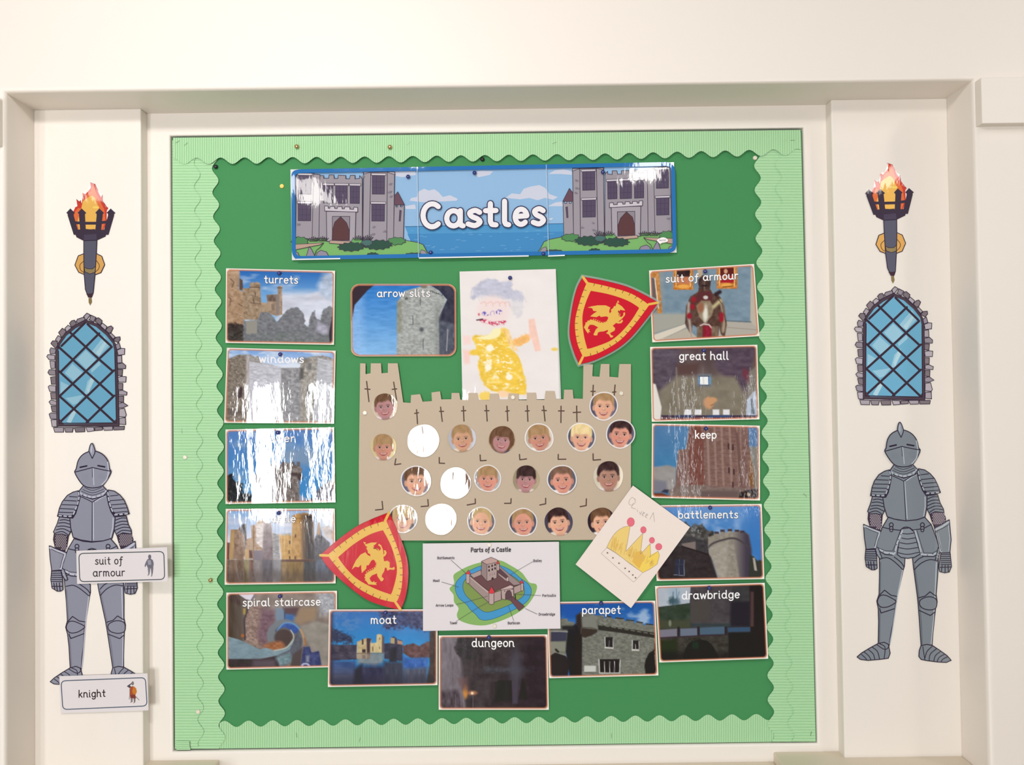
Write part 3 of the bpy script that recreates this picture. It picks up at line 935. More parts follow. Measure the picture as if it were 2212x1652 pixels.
def im_dungeon(p):
    p.fill((58, 50, 54), (160, 120, 16))
    p.poly([(90, 110), (440, 110), (360, 350), (480, 540), (520, 900), (560, 1460), (90, 1460)], (112, 104, 112), 60, (40, 160, 20))
    p.poly([(440, 110), (680, 110), (800, 420), (680, 540), (500, 540), (380, 400), (360, 330)], (46, 38, 44), 40, (40, 40, 24), rag=20)
    p.rect(900, 690, 1800, 780, (68, 68, 76), 90, (70, 40, 26)); p.ell(1480, 700, 120, 340, (82, 80, 94), 0.8, op=0.7)
    p.poly([(1100, 960), (1180, 930), (1400, 935), (1410, 1300), (1090, 1310)], (27, 21, 22), 26); p.rect(1420, 960, 1520, 1360, (72, 66, 80), 30); p.poly([(1560, 1150), (1600, 900), (1660, 1000), (1700, 1280), (1540, 1270)], (38, 28, 32), 40)
    p.rect(1010, 960, 1090, 1280, (54, 44, 48), 30)
    p.ell(555, 1140, 44, 120, (196, 132, 62), 0.7); p.ell(680, 1160, 90, 40, (170, 118, 84), 0.9); p.ell(680, 1165, 26, 24, (244, 216, 188), 0.5)
    p.poly([(90, 1130), (420, 1100), (520, 1460), (90, 1460)], (74, 64, 72), 80, (30, 120, 34)); p.poly([(420, 900), (600, 860), (640, 1140), (480, 1100)], (104, 74, 74), 80, op=0.7)
    p.mix(np.clip((p.X - 1500) / 500, 0, 0.5), (44, 34, 44))
    for x in (370, 470, 525, 690):
        p.line([(x, 1200), (x + 6, 1440)], 10, (132, 122, 134), 12, 0.6)


def im_parapet(p):
    sky(p, (32, 84, 160), (60, 112, 180), 60, 520, (158, 182, 210), 0.05, 0.5, 300, 150, 17, 0.9)
    p.mix(np.clip((1100 - p.X) / 300, 0, 1) * np.clip((420 - p.Y) / 60, 0, 1) * 0.8, (30, 84, 164))
    st = (116, 118, 110)
    p.poly([(60, 400), (430, 390), (440, 440), (560, 460), (560, 640), (420, 1000), (60, 1480)], (118, 120, 110), 14, (60, 40, 22))
    p.poly([(590, 740), (600, 330), (680, 270), (960, 330), (1100, 330), (1110, 380), (1150, 380), (1160, 340), (1230, 350), (1250, 390), (1320, 400), (1330, 360), (1460, 385), (1480, 430), (1520, 435), (1530, 400), (1650, 430), (1660, 470), (1700, 475), (1710, 435), (1810, 465), (1830, 510), (1870, 515), (1880, 475), (1990, 500), (2050, 530), (2110, 1480), (690, 1480), (690, 740)], st, 12, (40, 26, 26))
    for i in range(7):
        p.line([(700, 800 + i * 95), (2060, 830 + i * 95)], 5, (98, 100, 92), 10, 0.6)
    for x0, x1, y in ((1160, 1230, 345), (1320, 1460, 378), (1520, 1650, 415), (1705, 1810, 450), (1880, 2000, 490)):
        p.line([(x0, y), (x1, y + 14)], 22, (52, 54, 56), 14)
    p.poly([(990, 500), (2050, 650), (2050, 750), (1400, 650), (1000, 600)], (52, 50, 48), 16)
    for k in range(9):
        p.line([(1010 + k * 118, 505 + k * 20), (1075 + k * 118, 516 + k * 20)], 14, (122, 124, 112), 10)
    p.poly([(700, 360), (960, 350), (970, 560), (840, 560), (700, 540)], (124, 126, 118), 30); p.poly([(590, 330), (680, 270), (700, 540), (660, 740), (590, 640)], (52, 46, 46), 40)
    p.poly([(700, 560), (980, 590), (980, 640), (880, 700), (760, 740), (660, 720)], (62, 54, 50), 22); p.line([(700, 550), (860, 555), (985, 590)], 14, (86, 86, 80))
    p.poly([(400, 1000), (430, 600), (590, 480), (700, 740), (690, 1440), (470, 1440)], (34, 34, 42), 30, (60, 60, 8)); p.poly([(600, 600), (690, 760), (690, 1440), (580, 1440)], (46, 34, 36), 40)
    p.poly([(130, 610), (420, 630), (410, 800), (130, 810)], (62, 64, 82), 16); p.line([(110, 620), (430, 630)], 22, (150, 150, 146), 10); p.rect(330, 520, 560, 600, (46, 46, 48), 40)
    p.rect(110, 820, 390, 990, (132, 134, 122), 14); p.poly([(110, 1080), (210, 1000), (390, 1060), (470, 1180), (440, 1440), (110, 1440)], (46, 42, 44), 18); p.line([(110, 1040), (210, 1000), (390, 1060)], 26, (132, 132, 122), 12); p.line([(220, 960), (260, 1000)], 40, (52, 46, 44), 20)
    for x0, y0, x1, y1 in ((1125, 730, 1270, 920), (1625, 790, 1745, 960)):
        p.rect(x0, y0, x1, y1, (46, 44, 46), 12); p.line([(x0 - 2, y0), (x0, y1)], 16, (190, 190, 184), 8); p.line([(x1 + 4, y0 + 20), (x1, y1)], 12, (172, 172, 166), 8); p.line([(x0, y1 + 6), (x1 - 4, y1 + 10)], 26, (206, 204, 198), 8); p.line([((x0 + x1) / 2, y0 + 70), ((x0 + x1) / 2, y1)], 10, (160, 160, 160), 8)
    p.rect(1010, 1135, 1400, 1380, (42, 36, 40), 12); p.line([(1010, 1140), (1020, 1390), (1390, 1390), (1400, 1150)], 18, (192, 192, 188), 8)
    for x in (1115, 1210, 1295):
        p.line([(x, 1180), (x, 1380)], 12, (184, 182, 182), 8)
    p.rect(740, 1255, 955, 1370, (196, 198, 192), 10); p.line([(740, 1378), (955, 1378)], 10, (84, 80, 78), 10)
    p.poly([(1870, 1440), (1850, 1240), (1900, 1080), (1940, 1020), (2030, 960), (2060, 1440)], (34, 27, 30), 22, rag=16); p.rect(2030, 850, 2060, 980, (56, 46, 46), 16)


def im_suit(p):
    p.fill((122, 144, 160), (140, 100, 14))
    p.rect(60, 180, 330, 1100, (134, 146, 152), 60, (90, 90, 14)); p.poly([(120, 1000), (760, 1000), (720, 1200), (120, 1380)], (164, 164, 154), 60)
    p.poly([(70, 330), (165, 350), (230, 900), (120, 1000), (80, 640)], (104, 96, 98), 20); p.poly([(60, 210), (240, 220), (300, 960), (290, 1000), (210, 990), (165, 340), (70, 320)], (190, 132, 74), 14, (30, 40, 34)); p.line([(165, 350), (235, 900)], 16, (236, 228, 212), 10)
    p.poly([(1930, 150), (2080, 90), (2090, 1420), (1920, 1180)], (186, 178, 162), 16); p.poly([(1400, 1130), (1930, 1160), (2090, 1280), (2090, 1460), (1300, 1480)], (176, 170, 160), 22); p.line([(1480, 1130), (1930, 1150)], 20, (96, 110, 118), 20); p.line([(1500, 1250), (2080, 1300)], 12, (150, 142, 132), 14)
    p.poly([(110, 1400), (720, 1190), (740, 1250), (300, 1480), (120, 1520)], (214, 206, 190), 16); p.poly([(300, 1480), (740, 1260), (1000, 1480)], (182, 174, 160), 18); p.line([(120, 1370), (720, 1185)], 10, (150, 150, 146), 12); p.line([(200, 1500), (740, 1270)], 9, (160, 152, 140), 12)
    for x0, y0, x1, y1, dk in ((505, 180, 870, 560, (66, 46, 44)), (1305, 140, 1680, 540, (98, 40, 34))):
        p.rect(x0, y0, x1, y1, (196, 124, 58), 14, (36, 36, 40)); p.rect(x0 + 60, y0 + 10, x1 - 60, y1 - 230, dk, 16); p.rect(x0 + 70, y1 - 240, x1 - 60, y1 - 110, (196, 124, 90) if x0 < 1000 else (168, 36, 50), 20)
        p.line([(x0 + 50, y0), (x0 + 50, y1 - 60)], 14, (236, 206, 150), 10); p.line([(x1 - 50, y0), (x1 - 50, y1 - 60)], 14, (236, 206, 150), 10)
        p.ell((x0 + x1) / 2, y1 - 60, 110, 40, (232, 168, 84), 0.5)
    p.ell(640, 250, 60, 70, (60, 44, 44), 0.4); p.ell(770, 230, 50, 60, (50, 36, 40), 0.4); p.ell(1470, 220, 34, 44, (206, 160, 124), 0.4); p.line([(1440, 330), (1500, 330)], 90, (170, 96, 60), 30); p.line([(1420, 510), (1600, 490)], 16, (96, 56, 30), 16)
    p.rect(950, 170, 1045, 330, (188, 170, 146), 14)
    m = (92, 70, 62)
    p.poly([(720, 1180), (740, 860), (820, 680), (960, 600), (980, 480), (960, 380), (1040, 290), (1130, 290), (1200, 400), (1180, 540), (1230, 630), (1330, 640), (1400, 740), (1450, 880), (1490, 1200), (1450, 1440), (1380, 1380), (1350, 1240), (1330, 1440), (1210, 1480), (980, 1480), (960, 1260), (860, 1200), (840, 1420), (780, 1300)], m, 18, (50, 60, 22))
    p.ell(1075, 430, 112, 130, (76, 58, 56), 0.15, (40, 40, 20)); p.line([(1075, 310), (1080, 560)], 20, (128, 104, 88), 22); p.rect(1030, 470, 1130, 500, (50, 40, 40), 16)
    p.poly([(960, 600), (1190, 580), (1230, 700), (1200, 820), (960, 820), (900, 700)], (96, 52, 54), 40); p.ell(1100, 700, 44, 34, (206, 202, 198), 0.5)
    p.poly([(930, 860), (1020, 760), (1180, 760), (1250, 900), (1210, 1040), (1090, 1170), (980, 1060)], (150, 134, 112), 30, (60, 60, 26)); p.ell(1095, 1000, 44, 150, (224, 222, 210), 0.9); p.ell(1010, 890, 60, 90, (150, 100, 76), 0.8)
    p.line([(790, 800), (780, 1000), (810, 1200), (830, 1380)], 40, (198, 188, 176), 46, 0.9); p.line([(1380, 780), (1430, 980), (1440, 1180), (1420, 1320)], 44, (190, 176, 146), 50, 0.9); p.line([(1250, 870), (1370, 760)], 60, (196, 184, 140), 50)
    for x, y in ((860, 870), (880, 740), (800, 1040), (1390, 1030), (1390, 1100)):
        p.ell(x, y, 44, 56, (150, 38, 52), 0.7)
    p.line([(1290, 640), (1360, 600)], 70, (56, 44, 50), 30); p.rect(1050, 1220, 1210, 1480, (140, 38, 56), 16, (40, 90, 14)); p.line([(1000, 1220), (1060, 1190), (1160, 1200), (1210, 1260)], 24, (216, 190, 186), 16)
    p.rect(1210, 1230, 1330, 1440, (122, 100, 84), 30, (40, 60, 30)); p.rect(940, 1230, 1040, 1470, (120, 100, 84), 30, (40, 60, 30)); p.line([(1280, 650), (1400, 820), (1470, 1160)], 16, (56, 40, 40), 18, 0.7)


def im_hall(p):
    p.grad((0, 100), (88, 72, 76), (0, 1400), (134, 126, 116), tex=(240, 200, 14))
    p.poly([(100, 100), (620, 110), (520, 840), (240, 900), (110, 720)], (90, 80, 92), 60, (110, 60, 20)); p.poly([(560, 420), (1000, 380), (960, 600), (600, 620)], (92, 70, 68), 90)
    p.poly([(1200, 120), (2060, 90), (1900, 560), (1800, 980), (1660, 820), (1300, 500)], (88, 74, 88), 80, (110, 60, 16)); p.poly([(1780, 480), (1900, 540), (1880, 760), (1780, 620)], (112, 58, 72), 60)
    p.poly([(560, 640), (1640, 640), (1840, 1000), (1840, 1340), (280, 1360), (260, 900)], (128, 120, 106), 80, (160, 120, 12)); p.poly([(1900, 560), (2060, 420), (2070, 900), (1900, 1080)], (124, 120, 112), 40)
    p.poly([(100, 760), (180, 780), (290, 1200), (270, 1440), (100, 1450)], (224, 220, 214), 24)  # white glare at the lower left, painted into the print
    p.rect(950, 590, 1210, 830, (112, 116, 122), 40); p.rect(960, 650, 1200, 780, (108, 150, 184), 24); p.rect(985, 630, 1160, 795, (52, 72, 112), 14); p.rect(997, 642, 1148, 785, (238, 240, 240), 10)
    p.ell(1150, 1120, 90, 110, (200, 150, 112), 0.5, rag=0.3, rs=50); p.ell(1230, 1070, 80, 50, (200, 152, 110), 0.6); p.line([(1190, 1170), (1250, 1150)], 12, (112, 84, 70), 10)
    for x in (715, 900, 1230, 1420):
        p.rect(x, 1245, x + 120, 1345, (224, 224, 228), 16)
    p.poly([(1860, 1080), (1940, 960), (2020, 890), (2070, 1400), (1840, 1400)], (178, 190, 208), 20); p.poly([(1930, 1050), (1960, 1050), (2010, 1330), (1940, 1330)], (98, 110, 122), 14)
    p.rect(280, 1350, 2070, 1440, (66, 56, 74), 14)
    r = random.Random(3)
    for k in range(44):
        x = 300 + k * 40
        p.ell(x, 1405 + r.uniform(-8, 10), 12, 20, (214, 196, 190) if r.random() < 0.6 else (150, 92, 96), 0.6)
    p.rect(560, 1350, 860, 1385, (58, 66, 104), 14); p.rect(1130, 1350, 1560, 1390, (62, 78, 120), 14)
    for x, w, o in ((570, 26, 0.5), (1060, 16, 0.35), (1930, 24, 0.5)):
        p.line(crv([(x - 10, 480), (x, 700), (x + 20, 980), (x + 30, 1200)], 5, False), w, (156, 146, 136), 16, o)  # pale upright glare streaks painted into the print


def im_keep(p):
    p.grad((0, 80), (84, 122, 164), (0, 800), (72, 126, 170), tex=(200, 200, 10))
    p.poly([(110, 860), (420, 820), (560, 870), (540, 1300), (110, 1300)], (152, 148, 146), 40, (140, 90, 12)); p.poly([(110, 1080), (380, 1120), (400, 1300), (110, 1320)], (122, 122, 134), 60)
    p.poly([(1880, 90), (2100, 100), (2100, 480), (1920, 480)], (88, 122, 164), 16); p.poly([(1900, 480), (2100, 480), (2100, 1260), (1950, 1260)], (132, 130, 124), 40)
    br = (126, 98, 92)
    p.poly([(540, 1240), (590, 540), (740, 520), (800, 90), (1880, 90), (1900, 480), (1980, 900), (2000, 1260), (1900, 1440), (540, 1440)], br, 14, (60, 26, 20))
    p.poly([(800, 90), (1080, 90), (1060, 620), (1090, 1200), (800, 1200), (790, 600)], (118, 76, 68), 30, (30, 40, 16))
    for x, w in ((1150, 44), (1280, 34), (1410, 40), (1560, 40), (1690, 26), (1755, 20)):
        p.line([(x - 20, 120), (x, 700), (x + 20, 1180)], w, (150, 124, 114), 20)
    for k in range(12):
        p.line([(1180, 300 + k * 75), (1860, 310 + k * 75)], 6, (104, 78, 74), 10, 0.5)
    for x, y in ((1520, 480), (1600, 500), (1530, 920), (1620, 950), (1600, 1190)):
        p.rect(x - 14, y - 60, x + 14, y + 50, (66, 48, 50), 12)
    p.poly([(1640, 150), (1700, 260), (1760, 800), (1780, 1200), (1720, 1200), (1680, 600)], (110, 84, 78), 26); p.poly([(1900, 560), (1980, 900), (2000, 1240), (1900, 1200)], (126, 88, 54), 20)
    p.poly([(420, 1300), (540, 1200), (1100, 1180), (1200, 1220), (1780, 1240), (1900, 1300), (1900, 1440), (420, 1440)], (124, 108, 102), 30, (60, 30, 18)); p.rect(1000, 1290, 1700, 1420, (104, 88, 86), 60)
    p.poly([(1740, 1320), (1900, 1270), (2090, 1260), (2090, 1440), (1700, 1440)], (52, 40, 36), 30, (40, 30, 20)); p.ell(1890, 1360, 30, 36, (170, 150, 130), 0.6)
    p.poly([(110, 1340), (300, 1330), (420, 1380), (420, 1440), (110, 1440)], (116, 62, 44), 30); p.poly([(280, 1310), (340, 1265), (430, 1270), (400, 1340)], (58, 58, 76), 22)


def im_battle(p):
    sky(p, (104, 146, 204), (66, 122, 184), 80, 700, (146, 176, 216), 0.0, 0.6, 260, 200, 41, 0.8)
    p.mix(np.clip((p.X - 1650) / 300, 0, 0.7), (62, 118, 186))
    p.poly([(60, 560), (660, 400), (740, 500), (800, 420), (880, 470), (950, 440), (1010, 500), (1060, 560), (1150, 570), (1180, 680), (1100, 1080), (60, 1100)], (78, 76, 74), 24, (50, 40, 40), rag=26, rs=36)
    p.blotch(40, 40, 0.0, 0.5, (160, 166, 172), 0.7, 6, p.a_poly([(720, 480), (960, 440), (980, 680), (760, 680)], 90))
    p.poly([(60, 700), (700, 660), (1060, 760), (1110, 1100), (60, 1100)], (64, 62, 66), 40, (60, 50, 16)); p.poly([(570, 800), (830, 760), (830, 920), (600, 870)], (124, 112, 108), 16)
    p.poly([(60, 840), (580, 850), (830, 920), (1110, 1010), (1240, 1440), (60, 1480)], (56, 50, 52), 24, (90, 70, 10)); p.line([(580, 850), (830, 925), (1060, 1000)], 24, (44, 36, 38), 16)
    p.rect(450, 1090, 620, 1380, (50, 52, 70), 14); p.line([(620, 1100), (620, 1390), (430, 1370)], 12, (120, 124, 140), 8); p.line([(530, 1090), (530, 1370)], 8, (100, 104, 122), 8); p.line([(450, 1180), (620, 1180)], 8, (88, 92, 112), 8)
    st = (144, 138, 128)
    p.poly([(1060, 860), (1060, 680), (1160, 650), (1180, 590), (1260, 575), (1280, 640), (1290, 560), (1370, 540), (1380, 600), (1420, 590), (1425, 530), (1500, 530), (1510, 600), (1550, 590), (1560, 540), (1620, 550), (1630, 600), (1660, 560), (1720, 570), (1750, 640), (1770, 600), (1810, 640), (1850, 900), (1820, 1440), (1250, 1440), (1130, 1060), (1080, 1000)], st, 12, (50, 40, 18))
    p.grad((1500, 0), st, (1760, 0), (70, 64, 78), p.a_poly([(1500, 600), (1620, 560), (1720, 570), (1810, 640), (1860, 900), (1880, 1440), (1640, 1440)], 40))
    p.line(crv([(1060, 880), (1140, 800), (1300, 740), (1500, 700), (1640, 740), (1800, 860)], 5, False), 34, (76, 70, 74), 22)
    for x, y in ((1215, 585), (1325, 548), (1460, 535), (1590, 548), (1690, 566)):
        p.rect(x - 40, y - 6, x + 40, y + 34, (70, 60, 68), 12)
    p.poly([(1080, 880), (1300, 780), (1420, 780), (1400, 1440), (1250, 1440), (1090, 960)], (158, 152, 142), 60, (60, 40, 16))
    p.poly([(1820, 1000), (1900, 1040), (1960, 1110), (2090, 1090), (2090, 1440), (1800, 1440)], (58, 60, 56), 24, rag=16); p.poly([(1880, 1060), (1920, 1060), (1960, 1300), (1910, 1290)], (170, 162, 152), 14)


def im_drawbridge(p):
    p.fill((60, 60, 62), (200, 160, 12))
    p.poly([(90, 120), (740, 120), (720, 430), (130, 500)], (172, 180, 192), 14, (160, 120, 8)); p.ell(450, 240, 110, 130, (142, 168, 186), 0.9, op=0.6)
    p.line([(420, 220), (410, 470)], 12, (64, 84, 98), 10); p.line([(480, 160), (490, 460)], 8, (84, 106, 122), 10); p.line([(420, 300), (370, 380)], 10, (70, 92, 104), 10); p.line([(530, 220), (480, 380)], 8, (84, 106, 122), 10)
    p.ell(400, 390, 70, 70, (58, 82, 92), 0.9, op=0.9, rag=0.4, rs=30); p.ell(490, 400, 60, 60, (70, 96, 108), 0.9, op=0.8, rag=0.4, rs=30)
    p.poly([(130, 510), (720, 430), (760, 880), (160, 900)], (54, 66, 56), 20, (120, 80, 14)); p.rect(140, 740, 740, 900, (70, 74, 60), 60); p.ell(360, 800, 26, 60, (120, 124, 108), 0.5)
    p.poly([(740, 120), (1500, 110), (1480, 860), (740, 880)], (74, 70, 74), 24, (120, 120, 14)); p.poly([(760, 380), (1080, 380), (1060, 760), (760, 760)], (76, 72, 70), 80); p.poly([(1480, 400), (1830, 400), (1830, 860), (1460, 860)], (44, 42, 50), 60)
    p.poly([(1820, 110), (2100, 90), (2140, 1450), (1860, 1450)], (42, 34, 38), 40); p.rect(1840, 220, 1900, 860, (80, 62, 62), 30)
    p.rect(750, 800, 1480, 870, (48, 62, 66), 30, op=0.7)
    p.poly([(170, 920), (490, 900), (490, 1040), (180, 1060)], (120, 118, 132), 12); p.poly([(550, 900), (860, 890), (860, 1020), (550, 1040)], (104, 114, 132), 12); p.poly([(910, 880), (1360, 860), (1360, 1000), (910, 1010)], (76, 98, 118), 12); p.poly([(1420, 880), (1830, 870), (1830, 950), (1430, 960)], (58, 82, 108), 14)
    for x in (520, 885, 1390):
        p.rect(x - 24, 860, x + 18, 1040, (50, 44, 52), 14)
    p.line([(170, 1070), (900, 1030), (1400, 1010)], 26, (62, 50, 58), 16)
    p.poly([(170, 1080), (1420, 1020), (1440, 1460), (170, 1480)], (62, 60, 56), 24, (80, 60, 18)); p.poly([(190, 1120), (480, 1100), (500, 1460), (180, 1480)], (46, 54, 36), 50); p.poly(crv([(640, 1480), (640, 1300), (720, 1160), (900, 1100), (1080, 1150), (1190, 1300), (1220, 1480)], 4), (30, 32, 31), 22); p.rect(760, 1130, 900, 1280, (32, 52, 44), 60)
    p.poly([(1440, 980), (1860, 970), (2110, 1460), (1440, 1460)], (28, 32, 33), 40); p.mix(np.clip((p.Y - 1250) / 260, 0, 0.5), (28, 26, 30))


def im_arrow(p):
    p.grad((0, 100), (52, 122, 200), (0, 1440), (140, 190, 236), tex=(180, 40, 14))
    p.mix(np.clip((420 - p.X) / 300, 0, 0.5), (158, 196, 244), (60, 26, 26))
    p.poly([(90, 100), (580, 100), (420, 230), (180, 500), (130, 780), (90, 800)], (62, 50, 58), 16)
    p.poly([(950, 1440), (970, 430), (1100, 240), (1440, 150), (1540, 130), (1720, 220), (1880, 400), (1720, 740), (1740, 1440)], (166, 170, 168), 14, (44, 26, 34))
    p.poly([(1540, 110), (2060, 110), (2060, 1440), (1740, 1440), (1720, 740), (1880, 400), (1740, 240)], (62, 62, 78), 16, (60, 90, 18)); p.poly([(1740, 780), (2050, 860), (2050, 1440), (1730, 1440)], (88, 92, 106), 60, (40, 60, 24)); p.poly([(1660, 480), (1790, 520), (1730, 760), (1730, 1440), (1650, 1440)], (146, 150, 148), 60, (40, 30, 26))
    p.rect(960, 430, 1040, 1000, (142, 142, 126), 50, (30, 40, 24))
    p.ell(1450, 160, 60, 30, (120, 118, 110), 0.6)
    for k in range(7):
        p.rect(1570 + k * 34, 232 + k * 12, 1588 + k * 34, 256 + k * 12, (62, 64, 70), 10)
    for x, y0, y1 in ((1385, 370, 500), (1250, 700, 860), (1440, 1120, 1310)):
        p.line([(x, y0), (x, y1)], 12, (74, 76, 80), 8)
    p.ell(1410, 950, 40, 40, (92, 96, 100), 0.9); p.ell(1130, 380, 30, 24, (98, 96, 92), 0.9); p.line([(1180, 860), (1360, 850)], 10, (120, 120, 118), 18)
    p.line([(1890, 950), (1870, 1340)], 16, (170, 170, 172), 14)


photo_card((745, 600), [(100, 110), (2045, 110), (2050, 1440), (115, 1445)], 1, im_arrow, ('arrow slits', 595, 1565, 348, 343, 86),
           'photo card captioned arrow slits, showing a pale stone tower on blue sky', 'arrow slits', radius=150)
photo_card((480, 570), [(70, 80), (2075, 125), (2055, 1485), (60, 1450)], 1, im_turrets, ('turrets', 775, 1392, 348, 358, 88),
           'photo card captioned turrets, topmost card of the left column', 'turrets')
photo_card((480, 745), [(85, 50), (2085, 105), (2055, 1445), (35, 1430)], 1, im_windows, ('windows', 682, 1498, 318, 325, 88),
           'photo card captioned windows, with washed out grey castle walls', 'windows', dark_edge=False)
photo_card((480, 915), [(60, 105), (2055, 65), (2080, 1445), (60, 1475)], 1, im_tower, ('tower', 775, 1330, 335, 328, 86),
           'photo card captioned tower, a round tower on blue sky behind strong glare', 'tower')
photo_card((480, 1090), [(65, 75), (2070, 70), (2085, 1445), (45, 1470)], 1, im_castle, ('castle', 820, 1345, 320, 318, 86),
           'photo card captioned castle, sandy towers standing in brown water', 'castle')
photo_card((480, 1268), [(75, 100), (2110, 65), (2112, 1468), (75, 1515)], 1, im_spiral, ('spiral staircase', 378, 1805, 350, 332, 92),
           'photo card captioned spiral staircase, lowest card of the left column', 'spiral staircase')
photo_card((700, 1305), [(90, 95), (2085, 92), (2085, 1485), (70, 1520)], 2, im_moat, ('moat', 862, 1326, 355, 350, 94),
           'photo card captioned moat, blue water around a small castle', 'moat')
photo_card((940, 1360), [(65, 105), (2065, 85), (2090, 1470), (65, 1470)], 1, im_dungeon, ('dungeon', 676, 1452, 310, 308, 96),
           'photo card captioned dungeon, almost black, lowest on the board', 'dungeon', dark_edge=False)
photo_card((1175, 1290), [(55, 85), (2045, 60), (2105, 1435), (95, 1485)], 1, im_parapet, ('parapet', 705, 1408, 302, 296, 94),
           'photo card captioned parapet, grey stone building under a blue sky', 'parapet')
photo_card((1395, 560), [(60, 205), (1990, 85), (2090, 1410), (120, 1525)], 1, im_suit, ('suit of armour', 368, 1696, 424, 358, 86),
           'photo card captioned suit of armour, a seated suit in a blue room', 'suit of armour photo')
photo_card((1395, 738), [(80, 95), (2050, 55), (2090, 1425), (110, 1470)], 1, im_hall, ('great hall', 618, 1518, 332, 324, 94),
           'photo card captioned great hall, a dim brown interior with a small bright window', 'great hall', dark_edge=False)
photo_card((1395, 908), [(115, 55), (2095, 95), (2100, 1470), (105, 1420)], 1, im_keep, ('keep', 908, 1296, 328, 328, 92),
           'photo card captioned keep, a tall reddish brick tower', 'keep', dark_edge=False)
photo_card((1405, 1080), [(60, 95), (2045, 70), (2095, 1450), (115, 1485)], 1, im_battle, ('battlements', 515, 1610, 335, 326, 88),
           'photo card captioned battlements, partly hidden behind the crown drawing', 'battlements')
photo_card((1405, 1252), [(85, 115), (2100, 55), (2165, 1450), (165, 1520)], 2, im_drawbridge, ('drawbridge', 580, 1636, 356, 332, 92),
           'photo card captioned drawbridge, dark, lowest card of the right column', 'drawbridge', dark_edge=False)


# ------------------------------------------------------------------ cut-out torches, arched windows and knights on the pilasters
INK = (58, 50, 66)


def mapper(view=None, src=None, dst=None):
    a = Art(0)
    if view:
        a.view(*view)
    else:
        a.affine(src, dst)
    return a.T


def torch(T, label):
    y = YP - 0.0012
    cup = [(355, 430), (392, 385), (440, 415), (470, 280), (520, 290), (560, 190), (600, 200), (630, 75), (700, 105), (735, 190), (775, 225), (790, 330), (850, 395), (890, 385), (922, 425), (890, 470), (830, 700), (710, 765), (710, 940), (770, 950), (808, 1055), (760, 1150), (690, 1170), (668, 1400), (650, 1450), (655, 1500), (632, 1545), (612, 1500), (608, 1440), (575, 1350), (560, 1175), (490, 1140), (448, 1060), (490, 950), (555, 940), (555, 770), (470, 730), (430, 640), (388, 460)]
    o = prism('torch_cutout', [cup], y, YP, M_SHEET, T)
    tag(o, label, 'torch decoration', 'flaming torch cutouts')
    a = Art(y - 0.00006); a.T = T
    OR, YE, RE = (226, 116, 70), (238, 186, 96), (208, 72, 58)
    a.poly([(430, 540), (425, 440), (455, 370), (480, 360), (468, 280), (500, 305), (520, 285), (530, 330), (545, 250), (540, 200), (575, 215), (605, 185), (640, 140), (632, 78), (690, 100), (722, 170), (735, 205), (760, 250), (775, 228), (780, 300), (820, 370), (845, 375), (830, 420), (830, 540), (790, 650), (470, 650)], RE)
    a.poly([(440, 540), (440, 440), (490, 380), (530, 390), (560, 300), (590, 220), (640, 180), (650, 110), (690, 150), (710, 230), (750, 300), (800, 400), (815, 540), (780, 640), (480, 640)], OR)
    a.poly([(480, 540), (520, 420), (545, 300), (600, 260), (650, 230), (690, 260), (720, 340), (760, 430), (770, 540), (750, 640), (500, 640)], YE)
    a.ell(700, 372, 40, 14, (248, 212, 110))
    a.strokes([[(470, 280), (500, 305), (530, 330)], [(632, 78), (690, 100), (722, 170)], [(775, 228), (780, 300), (845, 395)], [(545, 250), (575, 215)]], 7, (150, 60, 60))
    DK = (70, 60, 74)
    a.poly([(575, 640), (690, 630), (700, 700), (580, 700)], (96, 74, 66))
    a.poly([(470, 640), (580, 630), (690, 640), (790, 640), (840, 640), (815, 720), (705, 770), (560, 775), (470, 730), (440, 660)], DK)
    a.strokes([[(430, 555), (580, 562), (700, 562), (850, 545)]], 34, DK)
    for x0, x1, xb in ((400, 395, 470), (535, 535, 550), (745, 745, 722), (880, 885, 815)):
        a.poly([(x0 - 36, 432), (x0 - 36, 470), (xb - 34, 700), (xb + 34, 700), (x0 + 36, 470), (x0 + 36, 432)], DK)
        a.poly([(x0 - 52, 438), (x0 - 4, 386), (x0 + 52, 440), (x0 + 30, 458), (x0 - 30, 458)], DK)
    a.poly([(560, 700), (705, 690), (712, 770), (640, 800), (556, 775)], (82, 74, 92))
    OC = (222, 170, 98)
    a.poly([(490, 950), (555, 925), (710, 925), (770, 955), (805, 1055), (760, 1150), (690, 1175), (555, 1170), (495, 1145), (450, 1060)], OC, INK, 10)
    a.strokes([crv([(560, 1010), (510, 1060), (530, 1130), (630, 1165), (720, 1120), (740, 1060), (700, 1000)], 5, False)], 9, (110, 84, 62))
    a.poly([(556, 770), (712, 765), (705, 950), (690, 1170), (668, 1390), (650, 1440), (610, 1440), (575, 1350), (560, 1170), (556, 950)], (96, 96, 112), INK, 10)
    a.poly([(562, 1085), (600, 1105), (660, 1105), (695, 1075), (690, 1145), (630, 1165), (570, 1140)], (150, 132, 92), INK, 7)
    a.poly([(585, 1400), (662, 1395), (648, 1450), (610, 1446)], (74, 56, 66))
    a.poly([(612, 1450), (648, 1450), (654, 1500), (632, 1540), (614, 1505)], (140, 122, 84))
    a.build('print', M_LAM, o)


V_TL = (80, 380, 5.508)
torch(mapper(V_TL), 'flaming torch cutout on the left pilaster, above the arched window')
torch(mapper(src=[(655, 75), (632, 1540), (355, 430), (922, 425)], dst=[(1820 + x / 5.508, 340 + y / 5.508) for x, y in ((555, 65), (600, 1500), (275, 420), (840, 400))]),
      'flaming torch cutout on the right pilaster, above the arched window')


